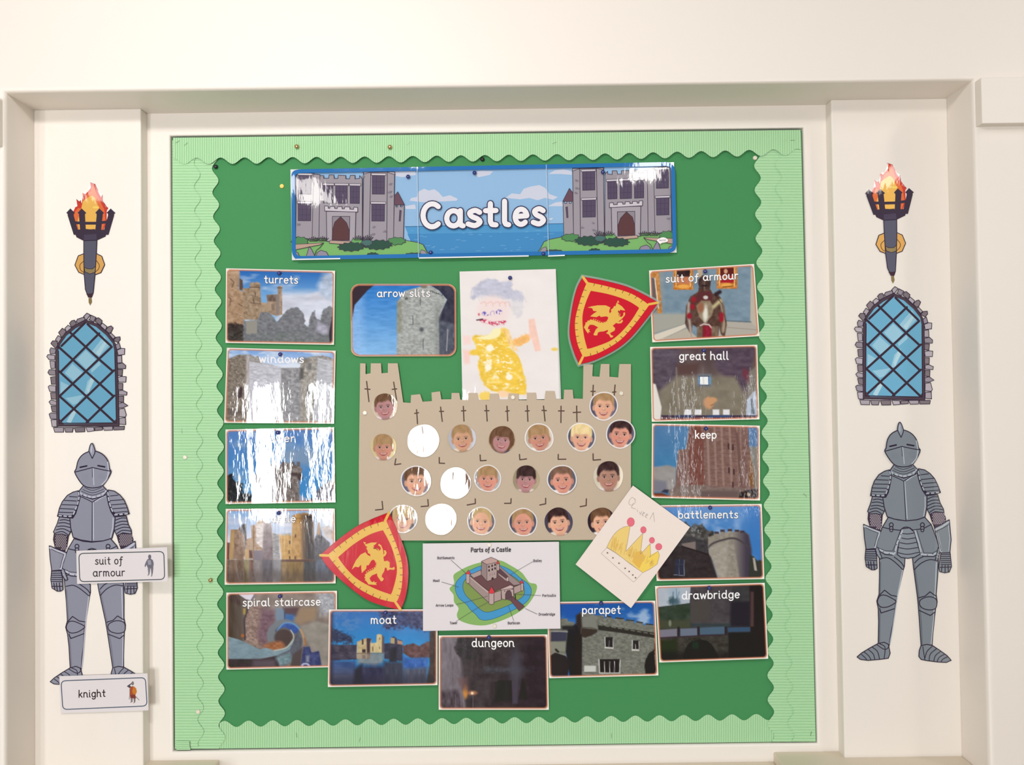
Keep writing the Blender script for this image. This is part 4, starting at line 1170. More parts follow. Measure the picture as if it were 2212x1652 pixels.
def arched_window(T, label):
    y = YP - 0.0012
    gr = [(170, 162, 170), (146, 138, 146), (128, 118, 124), (152, 144, 156), (182, 174, 182), (136, 124, 130)]
    left = [(545, 175, 590, 90, 640, 110), (470, 180, 555, 135, 575, 170), (390, 195, 430, 170, 470, 230), (330, 255, 385, 230, 410, 280), (255, 320, 300, 265, 345, 320), (220, 390, 255, 350, 290, 390)]
    stones = [[(552, 130), (592, 88), (632, 110), (592, 165), (572, 165)], [(625, 160), (640, 112), (700, 140), (672, 195), (612, 165)], [(690, 190), (705, 150), (730, 143), (775, 180), (755, 235)], [(752, 240), (775, 205), (832, 250), (812, 292)], [(815, 290), (850, 250), (880, 240), (905, 265), (880, 320), (850, 325)], [(855, 340), (880, 325), (930, 375), (905, 400)], [(905, 410), (940, 375), (985, 370), (990, 405), (960, 440)],
              [(930, 470), (975, 440), (995, 505), (950, 525)], [(950, 530), (1005, 507), (1042, 510), (1040, 580), (965, 590)], [(945, 600), (1005, 592), (1010, 680), (950, 680)], [(955, 695), (1015, 680), (1055, 712), (1052, 750), (960, 750)], [(955, 760), (1018, 760), (1012, 835), (955, 830)], [(960, 855), (1000, 842), (1060, 845), (1055, 910), (970, 910)], [(962, 925), (1020, 925), (1018, 1000), (965, 1000)], [(970, 1015), (1010, 1005), (1070, 1030), (1065, 1065), (972, 1060)], [(970, 1075), (1030, 1075), (1028, 1150), (968, 1145)], [(970, 1165), (1020, 1150), (1080, 1190), (1020, 1215), (970, 1215)], [(975, 1230), (1040, 1222), (1062, 1300), (1050, 1325), (975, 1320)], [(978, 1340), (1050, 1332), (1055, 1415), (978, 1410)],
              [(465, 190), (480, 160), (560, 135), (572, 170), (490, 210)], [(385, 210), (410, 180), (445, 172), (472, 220), (410, 255)], [(330, 270), (368, 232), (408, 258), (385, 300), (350, 310)], [(255, 320), (300, 268), (345, 300), (330, 360), (290, 375)], [(218, 405), (250, 355), (292, 385), (250, 450)], [(163, 450), (185, 418), (240, 420), (245, 470), (220, 510)], [(150, 530), (165, 500), (225, 520), (215, 570), (158, 575)], [(115, 605), (130, 582), (210, 590), (212, 645), (140, 640)], [(152, 655), (212, 660), (215, 745), (165, 750)], [(128, 795), (145, 762), (218, 765), (222, 828), (150, 825)], [(160, 850), (222, 842), (225, 935), (170, 935)], [(132, 965), (150, 948), (222, 955), (222, 1025), (150, 1020)], [(160, 1035), (225, 1035), (228, 1115), (168, 1110)], [(142, 1145), (165, 1122), (235, 1140), (230, 1185), (165, 1180)], [(165, 1195), (232, 1195), (235, 1270), (180, 1262)], [(143, 1290), (165, 1275), (238, 1285), (240, 1350), (160, 1345)], [(165, 1360), (242, 1355), (245, 1440), (180, 1440)],
              [(195, 1450), (315, 1450), (315, 1505), (210, 1505)], [(325, 1450), (432, 1450), (420, 1505), (340, 1505)], [(442, 1450), (565, 1445), (568, 1500), (460, 1505)], [(578, 1445), (675, 1448), (680, 1490), (600, 1500)], [(685, 1448), (775, 1442), (778, 1480), (690, 1488)], [(780, 1440), (900, 1436), (900, 1480), (800, 1485)], [(908, 1436), (1040, 1432), (1035, 1475), (915, 1480)]]
    arch = [(235, 1435), (225, 900), (222, 560), (250, 450), (330, 330), (450, 230), (580, 170), (720, 220), (850, 330), (930, 450), (950, 540), (962, 900), (975, 1435)]
    inner = [(262, 1340), (262, 1060), (255, 800), (250, 540), (280, 460), (350, 360), (460, 270), (580, 205), (700, 250), (820, 350), (900, 450), (920, 540), (928, 800), (935, 1060), (945, 1340), (900, 1400), (320, 1410)]
    o = prism('arched_window_cutout', [arch] + stones, y, YP, M_SHEET, T)
    tag(o, label, 'window decoration', 'arched castle window cutouts')
    a = Art(y - 0.00006); a.T = T
    for i, s in enumerate(stones):
        a.poly(s, gr[(i * 7 + i // 3) % 6])
    a.strokes([list(s) + [s[0]] for s in stones], 8, INK)
    a.poly(arch, (82, 68, 78), INK, 8)
    a.poly(inner, (112, 172, 202))
    for q in ([(640, 560), (800, 360), (860, 470), (740, 600)], [(470, 640), (580, 530), (700, 640), (590, 760)], [(330, 800), (420, 690), (560, 810), (440, 900)], [(280, 1040), (280, 900), (400, 960), (300, 1060)], [(600, 900), (680, 820), (620, 1040), (560, 1060)], [(340, 1100), (560, 1060), (480, 1160), (430, 1180)], [(640, 760), (740, 660), (760, 700), (650, 800)]):
        a.poly(q, (152, 196, 216))
    for q in ([(700, 560), (800, 430), (830, 440), (740, 600)], [(590, 1000), (640, 860), (690, 870), (610, 1040)], [(350, 1380), (440, 1220), (480, 1240), (400, 1400)]):
        a.poly(q, (176, 210, 222))
    bars = [[(575, 200), (290, 480)], [(395, 320), (740, 640), (890, 770)], [(600, 220), (880, 480)], [(740, 330), (280, 790)], [(255, 490), (590, 790), (900, 1070)], [(890, 490), (265, 1080)],
            [(262, 780), (740, 1220), (920, 1385)], [(915, 770), (290, 1370)], [(270, 1080), (610, 1380)], [(920, 1070), (590, 1390)]]
    a.strokes(bars, 27, (64, 52, 64))
    a.strokes([[(262, 1400), (945, 1395)], [(255, 540), (262, 1400)], [(925, 540), (945, 1395)]], 12, (64, 52, 64))
    a.build('print', M_LAM, o)


WSRC = [(590, 90), (200, 1510), (1040, 1478), (115, 605), (1055, 712)]
arched_window(mapper((80, 660, 5.508)), 'blue arched window cutout with stone surround on the left pilaster')
arched_window(mapper(src=WSRC, dst=[(1820 + x / 5.508, 610 + y / 5.508) for x, y in ((610, 45), (205, 1455), (1040, 1445), (150, 555), (1082, 690))]),
              'blue arched window cutout with stone surround on the right pilaster')


def knight(TU, TL, TW, label, st):
    y = YP - 0.0012
    hi = tuple(min(255, c + 48) for c in st); lo = tuple(c - 22 for c in st)
    U = dict(
        helmet=crv([(465, 400), (490, 300), (550, 225), (660, 185), (770, 220), (840, 300), (862, 400), (880, 430), (850, 500), (790, 585), (740, 615), (660, 626), (590, 615), (540, 585), (490, 520), (448, 438)], 3),
        crest=[(640, 102), (655, 95), (670, 115), (690, 180), (686, 215), (656, 275), (628, 215), (616, 180), (628, 130)],
        collar=[(550, 600), (780, 600), (840, 665), (790, 725), (660, 757), (550, 725), (490, 675)],
        plate=[(500, 680), (600, 740), (660, 760), (760, 730), (840, 670), (850, 800), (900, 930), (930, 980), (920, 1110), (890, 1225), (790, 1255), (655, 1266), (520, 1245), (430, 1215), (400, 1100), (390, 985), (430, 975), (490, 830)],
        paul=[(490, 660), (430, 675), (360, 715), (300, 790), (265, 870), (243, 965), (300, 970), (360, 980), (425, 985), (460, 930), (490, 830), (510, 740)],
        paur=[(845, 650), (920, 665), (985, 710), (1035, 770), (1070, 850), (1097, 935), (1040, 950), (920, 970), (880, 910), (850, 820), (830, 720)],
        arml=[(265, 970), (400, 985), (404, 1140), (370, 1200), (300, 1175), (215, 1180), (195, 1150), (240, 1050)],
        armr=[(925, 970), (1060, 960), (1085, 1060), (1120, 1130), (1125, 1175), (1020, 1160), (950, 1195), (920, 1130)],
        maill=[(205, 1170), (300, 1172), (372, 1197), (350, 1330), (320, 1390), (215, 1330), (195, 1240)],
        mailr=[(950, 1190), (1020, 1158), (1118, 1172), (1140, 1240), (1132, 1305), (1000, 1350), (975, 1280)])
    L = dict(
        legl=[(380, 120), (590, 100), (688, 250), (682, 345), (665, 400), (620, 600), (595, 710), (580, 760), (570, 850), (550, 1000), (520, 1150), (500, 1290), (370, 1270), (375, 1000), (370, 850), (353, 760), (380, 680), (385, 450)],
        legr=[(778, 250), (800, 140), (1090, 140), (1078, 450), (1060, 680), (1072, 770), (1052, 850), (1040, 950), (1020, 1150), (1010, 1290), (880, 1290), (870, 1150), (860, 1000), (845, 800), (835, 700), (795, 400), (785, 330)],
        footl=[(370, 1265), (440, 1250), (490, 1275), (512, 1380), (490, 1440), (380, 1455), (250, 1465), (160, 1455), (118, 1425), (170, 1380), (260, 1325)],
        footr=[(880, 1290), (950, 1275), (1015, 1290), (1100, 1345), (1190, 1410), (1238, 1465), (1180, 1490), (1080, 1485), (960, 1470), (880, 1455), (853, 1420), (858, 1350)],
        skirt=[(640, -100), (740, -110), (800, -60), (870, 200), (800, 240), (720, 252), (640, 240), (595, 205)],
        tasl=[(420, -120), (530, -95), (640, -80), (600, 40), (560, 160), (550, 215), (450, 205), (345, 140), (360, 40)],
        tasr=[(800, -90), (900, -105), (1000, -150), (1065, 20), (1110, 180), (1030, 230), (900, 228), (865, 150)],
        waist=[(490, -237), (600, -205), (700, -195), (820, -208), (920, -242), (1000, -150), (900, -100), (780, -85), (745, -112), (700, -122), (665, -112), (630, -82), (520, -95), (420, -118)],
        cuffl=[(195, -152), (270, -120), (400, -72), (370, 20), (330, 135), (225, 145), (205, 0)],
        cuffr=[(1040, -110), (1120, -150), (1215, -207), (1237, 30), (1222, 185), (1120, 188), (1085, 60)],
        handl=[(222, 140), (330, 132), (352, 230), (358, 370), (330, 388), (290, 388), (228, 350), (213, 250)],
        handr=[(1118, 185), (1226, 185), (1242, 350), (1215, 415), (1160, 425), (1100, 410), (1090, 350)],
        thl=[(335, 110), (372, 130), (415, 250), (390, 262), (350, 200)],
        thr=[(1085, 120), (1110, 150), (1075, 285), (1050, 275), (1060, 220)])
    o = prism('knight_cutout', [np.array(TU(np.array(p, float))).T for p in U.values()] + [np.array((TL if k[:3] in ('leg', 'foo') else TW)(np.array(p, float))).T for k, p in L.items()], y, YP, M_SHEET)
    tag(o, label, 'knight decoration', 'knight in armour cutouts')
    mail = (76, 62, 76)
    # lower sheet
    a = Art(y - 0.00006); a.T = TL
    for k in ('legl', 'legr'):
        a.poly(L[k], st, INK, 11)
    a.strokes([[(660, 390), (600, 690), (540, 1100), (510, 1270)], [(1062, 300), (1045, 680), (1030, 950), (1000, 1270)]], 12, hi)
    a.strokes([[(397, 300), (392, 680), (388, 1000), (384, 1250)], [(800, 330), (850, 700), (880, 1000), (892, 1270)]], 16, lo)
    a.strokes([crv(q, 4, False) for q in ([(395, 255), (480, 245), (560, 290), (660, 385)], [(560, 235), (640, 300), (675, 350)], [(800, 385), (880, 310), (980, 268), (1075, 280)], [(800, 310), (850, 260), (900, 235)])], 11, INK)
    a.poly(crv([(360, 770), (390, 700), (450, 690), (520, 720), (580, 760), (560, 790), (480, 830), (400, 830)], 3), st, INK, 11)
    a.poly(crv([(860, 790), (880, 740), (970, 708), (1050, 730), (1068, 780), (1050, 850), (970, 865), (890, 840)], 3), st, INK, 11)
    a.strokes([[(385, 690), (445, 630), (520, 690), (590, 705)], [(385, 850), (405, 902), (565, 850)], [(850, 722), (930, 700), (985, 650), (1055, 700)], [(855, 870), (990, 932), (1045, 890)]], 11, INK)
    a.poly(L['footl'], st, INK, 11); a.poly(L['footr'], st, INK, 11)
    a.strokes([crv(q, 4, False) for q in ([(390, 1270), (450, 1310), (440, 1440)], [(355, 1280), (430, 1330), (470, 1330), (500, 1300)], [(300, 1310), (360, 1360), (385, 1450)], [(250, 1335), (310, 1390), (330, 1460)], [(200, 1365), (255, 1410), (285, 1462)], [(170, 1395), (210, 1430), (235, 1462)],
                                           [(900, 1300), (915, 1400), (925, 1460)], [(1010, 1300), (950, 1360), (925, 1440)], [(1060, 1330), (990, 1390), (975, 1470)], [(1110, 1360), (1050, 1410), (1030, 1478)], [(1155, 1395), (1095, 1430), (1070, 1483)], [(1190, 1425), (1140, 1450), (1115, 1485)])], 10, INK)
    a.T = TW
    a.poly(L['skirt'], tuple(c + 8 for c in st), INK, 11)
    a.strokes([crv(q, 4, False) for q in ([(650, -45), (720, -38), (800, -50)], [(650, 10), (720, 22), (820, 5)], [(630, 65), (720, 80), (830, 60)], [(615, 125), (720, 140), (850, 122)], [(605, 185), (720, 205), (860, 178)])], 10, INK)
    for k in ('tasl', 'tasr'):
        a.poly(L[k], st, INK, 11)
    a.strokes([[(655, -75), (600, 60), (565, 190), (548, 205)], [(550, 195), (450, 182), (350, 130)], [(805, -85), (850, 60), (885, 200)], [(885, 205), (1020, 212), (1100, 170)]], 22, hi)
    a.strokes([[(630, -70), (575, 80), (540, 165), (450, 160), (355, 120)], [(830, -80), (880, 90), (915, 190), (1015, 190), (1090, 150)]], 6, INK)
    a.dots([(640, -30), (610, 30), (590, 90), (568, 170), (500, 195), (430, 175), (800, -55), (820, 20), (840, 80), (880, 185), (955, 213), (1020, 200)], 7, INK)
    a.poly(L['waist'], st, INK, 11)
    for x in (525, 895):
        a.ell(x, -145, 24, 26, st, 10, INK, 12); a.ell(x, -105, 22, 24, st, 10, INK, 12); a.ell(x, -80, 18, 16, st, 10, INK, 10)
    for k in ('handl', 'handr', 'thl', 'thr'):
        a.poly(L[k], st, INK, 10)
    a.strokes([[(222, 150 + 24 * i), (345, 146 + 26 * i)] for i in range(6)] + [[(1115, 205 + 24 * i), (1230, 205 + 24 * i)] for i in range(6)], 10, INK)
    a.strokes([[(250, 290), (262, 372)], [(280, 290), (292, 385)], [(315, 290), (325, 385)], [(1130, 335), (1120, 415)], [(1165, 335), (1165, 420)], [(1200, 335), (1205, 412)], [(1105, 360), (1235, 355)], [(222, 330), (355, 330)]], 11, INK)
    a.strokes([[(345, 150), (365, 170)], [(358, 185), (380, 200)], [(372, 215), (395, 232)], [(1062, 230), (1082, 240)], [(1070, 200), (1092, 210)]], 7, hi)
    for k in ('cuffl', 'cuffr'):
        a.poly(L[k], st, INK, 11)
    a.strokes([[(205, -130), (280, -95), (385, -55)], [(380, -40), (350, 40), (332, 120)], [(1055, -90), (1130, -125), (1205, -180)], [(1070, -50), (1100, 80), (1118, 170)]], 24, hi)
    a.strokes([[(218, -115), (290, -80), (370, -50), (345, 30), (325, 110)], [(1070, -75), (1140, -108), (1205, -145)], [(1068, -75), (1095, 60), (1122, 165)]], 7, INK)
    a.strokes([[(1205, -140), (1222, 20), (1210, 165)]], 9, hi)
    a.build('lower_print', M_LAM, o)
    # upper sheet
    a = Art(y - 0.0012); a.T = TU
    for k in ('maill', 'mailr'):
        a.poly(U[k], mail, INK, 11)
    a.dots([(x + (j % 2) * 11, yy) for j, yy in enumerate(range(1185, 1370, 17)) for x in range(225, 350, 22) if yy < 1330 or x > 270], 8, (176, 166, 174), 5)
    a.dots([(x + (j % 2) * 11, yy) for j, yy in enumerate(range(1185, 1320, 17)) for x in range(985, 1120, 22)], 8, (176, 166, 174), 5)
    for k in ('arml', 'armr'):
        a.poly(U[k], st, INK, 11)
    a.strokes([crv(q, 4, False) for q in ([(270, 1010), (330, 1005), (395, 1020)], [(255, 1045), (325, 1040), (398, 1060)], [(240, 1085), (320, 1080), (400, 1100)], [(225, 1125), (310, 1112), (395, 1150)], [(215, 1165), (300, 1145), (375, 1190)],
                                           [(935, 1010), (1000, 985), (1065, 985)], [(930, 1050), (1000, 1025), (1075, 1025)], [(930, 1090), (1010, 1060), (1085, 1065)], [(930, 1130), (1020, 1095), (1100, 1100)], [(950, 1170), (1020, 1130), (1115, 1140)])], 11, INK)
    a.poly(U['plate'], st, INK, 12)
    a.strokes([[(668, 800), (672, 1240)], [(690, 790), (760, 745), (830, 712)], [(905, 985), (900, 1100), (875, 1210)]], 12, hi)
    a.strokes([[(657, 795), (655, 1258)], [(510, 725), (600, 765), (657, 795), (740, 745), (830, 705)]], 10, INK)
    a.poly(U['collar'], st, INK, 11)
    a.strokes([crv(q, 4, False) for q in ([(565, 620), (660, 655), (770, 620)], [(545, 645), (660, 685), (795, 640)], [(530, 665), (660, 712), (815, 660)])], 7, INK)
    a.strokes([[(508, 684), (530, 700)], [(560, 710), (585, 722)], [(612, 728), (635, 734)], [(660, 737), (690, 734)], [(720, 726), (748, 716)], [(775, 702), (798, 686)], [(812, 672), (824, 662)]], 20, hi)
    for k in ('paul', 'paur'):
        a.poly(U[k], st, INK, 11)
    a.strokes([[(385, 728), (480, 735)], [(325, 775), (468, 782)], [(298, 825), (462, 830)], [(275, 872), (442, 878)], [(258, 915), (428, 920)], [(870, 722), (965, 712)], [(872, 778), (1028, 765)], [(880, 828), (1052, 815)], [(895, 875), (1072, 862)], [(912, 920), (1084, 905)]], 10, INK)
    a.strokes([[(494, 672), (504, 740), (482, 830), (445, 930), (415, 968), (330, 965), (250, 952)], [(840, 665), (845, 740), (865, 830), (895, 905), (928, 950), (1010, 945), (1090, 930)]], 26, INK)
    a.strokes([[(493, 680), (498, 712)], [(501, 735), (495, 765)], [(490, 790), (480, 822)], [(470, 848), (458, 880)], [(448, 905), (432, 940)], [(405, 965), (378, 965)], [(350, 964), (318, 961)], [(290, 958), (262, 954)], [(842, 680), (846, 715)], [(848, 740), (856, 780)], [(862, 805), (874, 845)], [(882, 868), (898, 905)], [(925, 946), (955, 945)], [(985, 943), (1015, 940)], [(1045, 936), (1075, 931)]], 14, hi)
    a.poly(U['helmet'], st, INK, 12)
    a.strokes([crv([(840, 320), (850, 420), (830, 520), (770, 590)], 4, False)], 14, hi)
    a.strokes([[(448, 438), (560, 410), (660, 383), (770, 408), (880, 428)]], 11, INK)
    a.strokes([[(668, 395), (676, 590)]], 11, hi); a.strokes([[(656, 395), (658, 500)]], 6, INK)
    a.dots([(540 + 22 * (i % 4), 470 + 24 * (i // 4)) for i in range(12)] + [(740 + 20 * (i % 4), 460 + 24 * (i // 4)) for i in range(12)], 4, lo, 5)
    a.strokes([[(512, 381), (592, 364)], [(724, 361), (806, 376)]], 18, (52, 42, 58))
    a.poly(U['crest'], tuple(c + 14 for c in st), INK, 11)
    a.strokes([[(650, 130), (645, 200)]], 14, hi)
    a.build('upper_print', M_LAM, o)


def px4(o, pts):
    return [(o[0] + x / 5.508, o[1] + y / 5.508) for x, y in pts]


U_SRC = [(655, 95), (655, 1260), (245, 965), (1097, 935)]
L_SRC = [(525, 400), (930, 400), (435, 1250), (940, 1270), (120, 1425), (225, 140)]
knight(mapper((80, 940, 5.508)), mapper(src=L_SRC, dst=px4((80, 1200), [(455, 500), (905, 500), (460, 1300), (950, 1300), (165, 1520), (175, 250)])), mapper((80 - 50 / 5.508, 1200 + 35 / 5.508, 5.508)),
       'grey knight in armour cutout on the left pilaster, partly behind two word labels', (150, 152, 168))
knight(mapper(src=U_SRC, dst=px4((1830, 900), [(632, 62), (705, 1225), (277, 945), (1107, 905)])), mapper((1830, 1160, 5.508)), mapper((1830, 1160, 5.508)),
       'grey knight in armour cutout on the right pilaster, shown whole', (124, 132, 140))


# ------------------------------------------------------------------ word labels over the left knight
def word_label(org, k, corners, label, y, draw):
    pts = [(org[0] + x / k, org[1] + q / k) for x, q in corners]
    o = prism('word_label', [pts], y, y + 0.0011, M_SHEET)
    tag(o, label, 'word label')
    a = Art(y - 0.00006).view(*org, k)
    a.poly(corners, (236, 229, 231))
    draw(a)
    a.build('print', M_LAM, o)


def rrect(x0, y0, x1, y1, x2, y2, x3, y3, f=0.055):
    """rounded outline of a quad TL TR BR BL"""
    P = [np.array(p, float) for p in ((x0, y0), (x1, y1), (x2, y2), (x3, y3))]
    r = f * np.linalg.norm(P[1] - P[0])
    out = []
    for i in range(4):
        c, p, n = P[i], P[i - 1], P[(i + 1) % 4]
        a = c + (p - c) / np.linalg.norm(p - c) * r
        b = c + (n - c) / np.linalg.norm(n - c) * r
        for t in np.linspace(0, 1, 6):
            out.append(tuple((1 - t) ** 2 * a + 2 * t * (1 - t) * c + t * t * b))
    return out + [out[0]]


def d_suit(a):
    a.stroke(rrect(428, 215, 1990, 178, 2005, 690, 445, 735), 18, (84, 92, 96))
    a.text('suit of', 728, 1225, 415, 408, 88, [(19, (72, 64, 68), 0, 0)])
    a.text('armour', 690, 1272, 635, 625, 88, [(19, (72, 64, 68), 0, 0)])
    g = (118, 116, 128)
    a.ell(1730, 275, 30, 42, g, 10)
    a.poly([(1690, 320), (1740, 300), (1790, 340), (1805, 400), (1795, 470), (1750, 490), (1690, 470), (1670, 420), (1650, 470), (1635, 440), (1660, 370)], g)
    a.poly([(1690, 340), (1750, 335), (1760, 420), (1700, 425)], (160, 158, 172))
    a.poly([(1692, 470), (1745, 485), (1725, 600), (1700, 625), (1690, 620), (1705, 590)], (132, 128, 138))
    a.poly([(1752, 485), (1798, 470), (1790, 560), (1775, 630), (1755, 645), (1762, 600)], (124, 120, 130))


def d_knight(a):
    a.stroke(rrect(125, 320, 2045, 245, 2082, 890, 165, 972), 23, (92, 104, 122))
    a.text('knight', 528, 1132, 695, 675, 104, [(24, (62, 46, 52), 0, 0)])
    a.poly([(1620, 440), (1720, 370), (1740, 390), (1690, 420), (1720, 450), (1690, 490)], (88, 84, 92))
    a.ell(1755, 375, 30, 46, (132, 124, 124), 12)
    a.poly([(1700, 470), (1740, 440), (1790, 450), (1830, 520), (1820, 640), (1800, 700), (1700, 700), (1690, 560)], (176, 84, 58))
    a.poly([(1780, 440), (1835, 490), (1850, 570), (1820, 630), (1770, 620), (1740, 560), (1760, 480)], (206, 128, 60))
    a.strokes([[(1690, 500), (1690, 640), (1675, 740)]], 12, (110, 104, 104)); a.strokes([[(1800, 650), (1900, 755)]], 12, (110, 104, 110))
    a.poly([(1705, 700), (1760, 700), (1750, 800), (1690, 820), (1715, 790)], (136, 128, 128)); a.poly([(1770, 700), (1820, 690), (1815, 800), (1765, 840), (1785, 790)], (136, 118, 116))
    a.poly([(1700, 640), (1810, 640), (1830, 720), (1700, 710)], (136, 64, 60))


word_label((120, 1170), 8.508, [(380, 165), (2050, 100), (2065, 725), (395, 775)], 'white laminated label reading suit of armour, across the left knight', YP - 0.0055, d_suit)
word_label((120, 1440), 10.533, [(85, 212), (2090, 150), (2112, 990), (115, 1055)], 'white laminated label reading knight, over the left knight\'s feet', YP - 0.0055, d_knight)


# ------------------------------------------------------------------ title banner
def banner():
    y = LEV(1)
    out = [(627.5, 366), (1456, 350.5), (1461.5, 545.5), (631, 562)]
    o = prism('title_banner', [out], y, y + 0.0011, M_SHEET)
    tag(o, 'long laminated banner reading Castles between two cartoon castles by the sea', 'banner')
    a = Art(y - 0.0001)
    BL = (52, 118, 184)
    a.poly(out, (240, 240, 242))
    fr = rrect(628.5, 366.5, 1456, 351, 1461, 545, 632, 561, 0.02)[:-1]
    a.poly(fr, BL)
    inn = rrect(636, 373, 1451, 357, 1454.5, 539, 638, 554, 0.02)[:-1]
    sky = (150, 188, 224)
    a.poly(inn, sky)
    T1 = lambda p: (610 + p[:, 0] / 5.027, 340 + p[:, 1] / 5.027)
    T2 = lambda p: (1040 + p[:, 0] / 5.027, 340 + p[:, 1] / 5.027)

    def TM(p):                                      # the left castle is the right one mirrored
        x1 = 2208 - p[:, 0]
        return T1(np.c_[x1, p[:, 1] + 38 + 0.024 * (1250 - x1)])
    a.T = T1
    cl = (206, 210, 226)
    for q in ([(1380, 470), (1400, 440), (1460, 430), (1480, 370), (1540, 340), (1590, 360), (1650, 345), (1700, 380), (1740, 430), (1820, 410), (1905, 450), (1890, 470), (1700, 480), (1640, 470), (1560, 490)],
              [(1220, 150), (1300, 145), (1440, 150), (1450, 190), (1300, 215), (1220, 200)], [(2060, 160), (2160, 145), (2290, 150), (2250, 190), (2130, 215)], [(1330, 530), (1440, 510), (1450, 560), (1340, 560)]):
        a.poly(q, cl)
    a.T = T2
    for q in ([(260, 440), (330, 390), (420, 400), (460, 340), (540, 315), (630, 300), (690, 330), (740, 400), (830, 430), (780, 460), (690, 440), (610, 465), (520, 440), (420, 455)],
              [(725, 180), (800, 140), (890, 130), (980, 150), (980, 190), (860, 180)], [(720, 530), (800, 490), (870, 480), (890, 530)], [(720, 665), (780, 655), (760, 680)]):
        a.poly(q, cl)
    # sea
    a.T = lambda p: (p[:, 0], p[:, 1])
    a.poly([(875, 489.5), (1050, 486.5), (1222, 483), (1226, 544.5), (1050, 548.5), (900, 551)], (88, 156, 206))
    a.poly([(880, 505), (1050, 503), (1222, 500), (1226, 544.5), (1050, 548.5), (900, 551)], (76, 142, 196))
    rr = random.Random(5)
    a.strokes([[(x, yy), (x + rr.uniform(4, 12), yy - 0.2)] for x, yy in ((rr.uniform(885, 1200), rr.uniform(496, 542)) for _ in range(46))], 1.0, (118, 172, 214), 0)
    a.stroke([(875, 489.5), (1222, 483)], 1.3, (58, 94, 140))

    def castle(T):
        a.T = T
        wall = (160, 154, 162); ol = (72, 62, 78); dark = (92, 82, 104); lt = (204, 198, 206); rf = (110, 82, 96)
        grass = (128, 182, 112)
        a.poly([(600, 1045), (640, 990), (680, 915), (740, 890), (870, 865), (1080, 850), (1500, 840), (2070, 790), (2080, 1000), (2065, 1020)], grass)
        a.stroke([(600, 1045), (640, 990), (680, 915), (740, 890), (870, 865)], 7, ol)
        a.poly([(1340, 185), (1370, 150), (1370, 180), (1420, 185), (1420, 145), (1470, 145), (1478, 182), (1520, 180), (1520, 145), (1600, 140), (1605, 175), (1645, 175), (1650, 135), (1700, 135), (1705, 170), (1760, 170), (1760, 140), (1800, 140), (1810, 820), (1340, 860)], wall, ol, 7)
        a.poly([(1800, 130), (1870, 120), (1870, 110), (2060, 95), (2072, 800), (1880, 830), (1810, 815)], wall, ol, 7)
        a.strokes([[(1868, 115), (1885, 835)], [(2050, 105), (2065, 800)]], 6, ol)
        a.poly([(990, 130), (1060, 118), (1240, 112), (1325, 110), (1335, 870), (1085, 880), (1000, 850), (995, 480)], wall, ol, 7)
        a.poly([(985, 150), (1070, 120), (1250, 118), (1330, 135), (1330, 112), (990, 118)], (176, 168, 176), ol, 6)
        a.strokes([[(1068, 125), (1075, 880)], [(1248, 125), (1265, 860)], [(1325, 120), (1335, 860)]], 7, ol)
        a.poly([(885, 490), (900, 475), (905, 500), (925, 500), (928, 475), (955, 475), (955, 500), (975, 500), (978, 475), (992, 475), (1000, 850), (895, 855)], wall, ol, 6)
        a.poly([(882, 478), (955, 335), (990, 380), (993, 478)], rf, ol, 6)
        a.poly([(915, 540), (935, 535), (942, 655), (925, 655)], dark, ol, 4)
        wins = ((1097, 155, 1232, 358), (1098, 465, 1238, 650), (1370, 262, 1472, 452), (1503, 255, 1630, 448), (1660, 250, 1762, 442), (1898, 135, 2030, 335), (1900, 442, 2036, 626))
        for x0, y0, x1, y1 in wins:
            a.poly([(x0, y0), (x1, y0 - 6), (x1, y1 - 4), (x0 + 2, y1)], dark, (66, 58, 78), 5)
            a.strokes([[(x0, y0 + f * (y1 - y0)), (x1, y0 + f * (y1 - y0) - 4)] for f in (0.33, 0.66)] + [[(x0 + f * (x1 - x0), y0), (x0 + f * (x1 - x0), y1)] for f in (0.33, 0.66)], 4, (78, 68, 90), 0)
            a.poly([(x0 - 14, y0 - 22), (x1 + 10, y0 - 28), (x1 + 10, y0 - 6), (x0 - 14, y0)], lt, ol, 5)
        a.poly([(1410, 540), (1730, 530), (1725, 855), (1418, 865)], (170, 164, 172), ol, 7)
        a.poly([(1390, 545), (1390, 495), (1430, 490), (1435, 515), (1475, 512), (1475, 488), (1530, 485), (1535, 508), (1560, 506), (1560, 482), (1610, 482), (1612, 502), (1640, 500), (1642, 478), (1690, 478), (1692, 498), (1710, 496), (1712, 472), (1750, 470), (1748, 525)], lt, ol, 7)
        a.poly([(1475, 590), (1665, 585), (1665, 845), (1480, 850)], (146, 138, 148), ol, 6)
        a.poly([(1480, 850), (1482, 740), (1510, 660), (1575, 590), (1640, 650), (1665, 740), (1668, 845)], (98, 68, 70), ol, 6)
        a.poly([(1460, 860), (1690, 845), (1700, 875), (1500, 895)], (186, 160, 146), ol, 5)
        r2 = random.Random(8)
        pat = []
        for _ in range(48):
            x, yy = r2.uniform(1000, 2050), r2.uniform(150, 820)
            if not any(x0 - 40 < x < x1 + 26 and y0 - 44 < yy < y1 + 16 for x0, y0, x1, y1 in wins + ((1380, 470, 1760, 870),)):
                pat.append([(x, yy), (x + r2.uniform(14, 34), yy - 2)]); pat.append([(x + 8, yy + 11), (x + r2.uniform(20, 44), yy + 9)])
        a.strokes(pat, 9, (138, 130, 142))
        dg = (58, 88, 76); mg = (88, 142, 92)

        def bush(cx, cy, rx, ry, col, n=18):
            a.poly([(cx + rx * (1 + 0.09 * (-1) ** k) * math.cos(2 * math.pi * k / n), cy + ry * (1 + 0.13 * (-1) ** k) * math.sin(2 * math.pi * k / n)) for k in range(n)], col, ol, 5)
        bush(970, 870, 100, 40, mg); bush(1400, 862, 60, 34, (112, 168, 104))
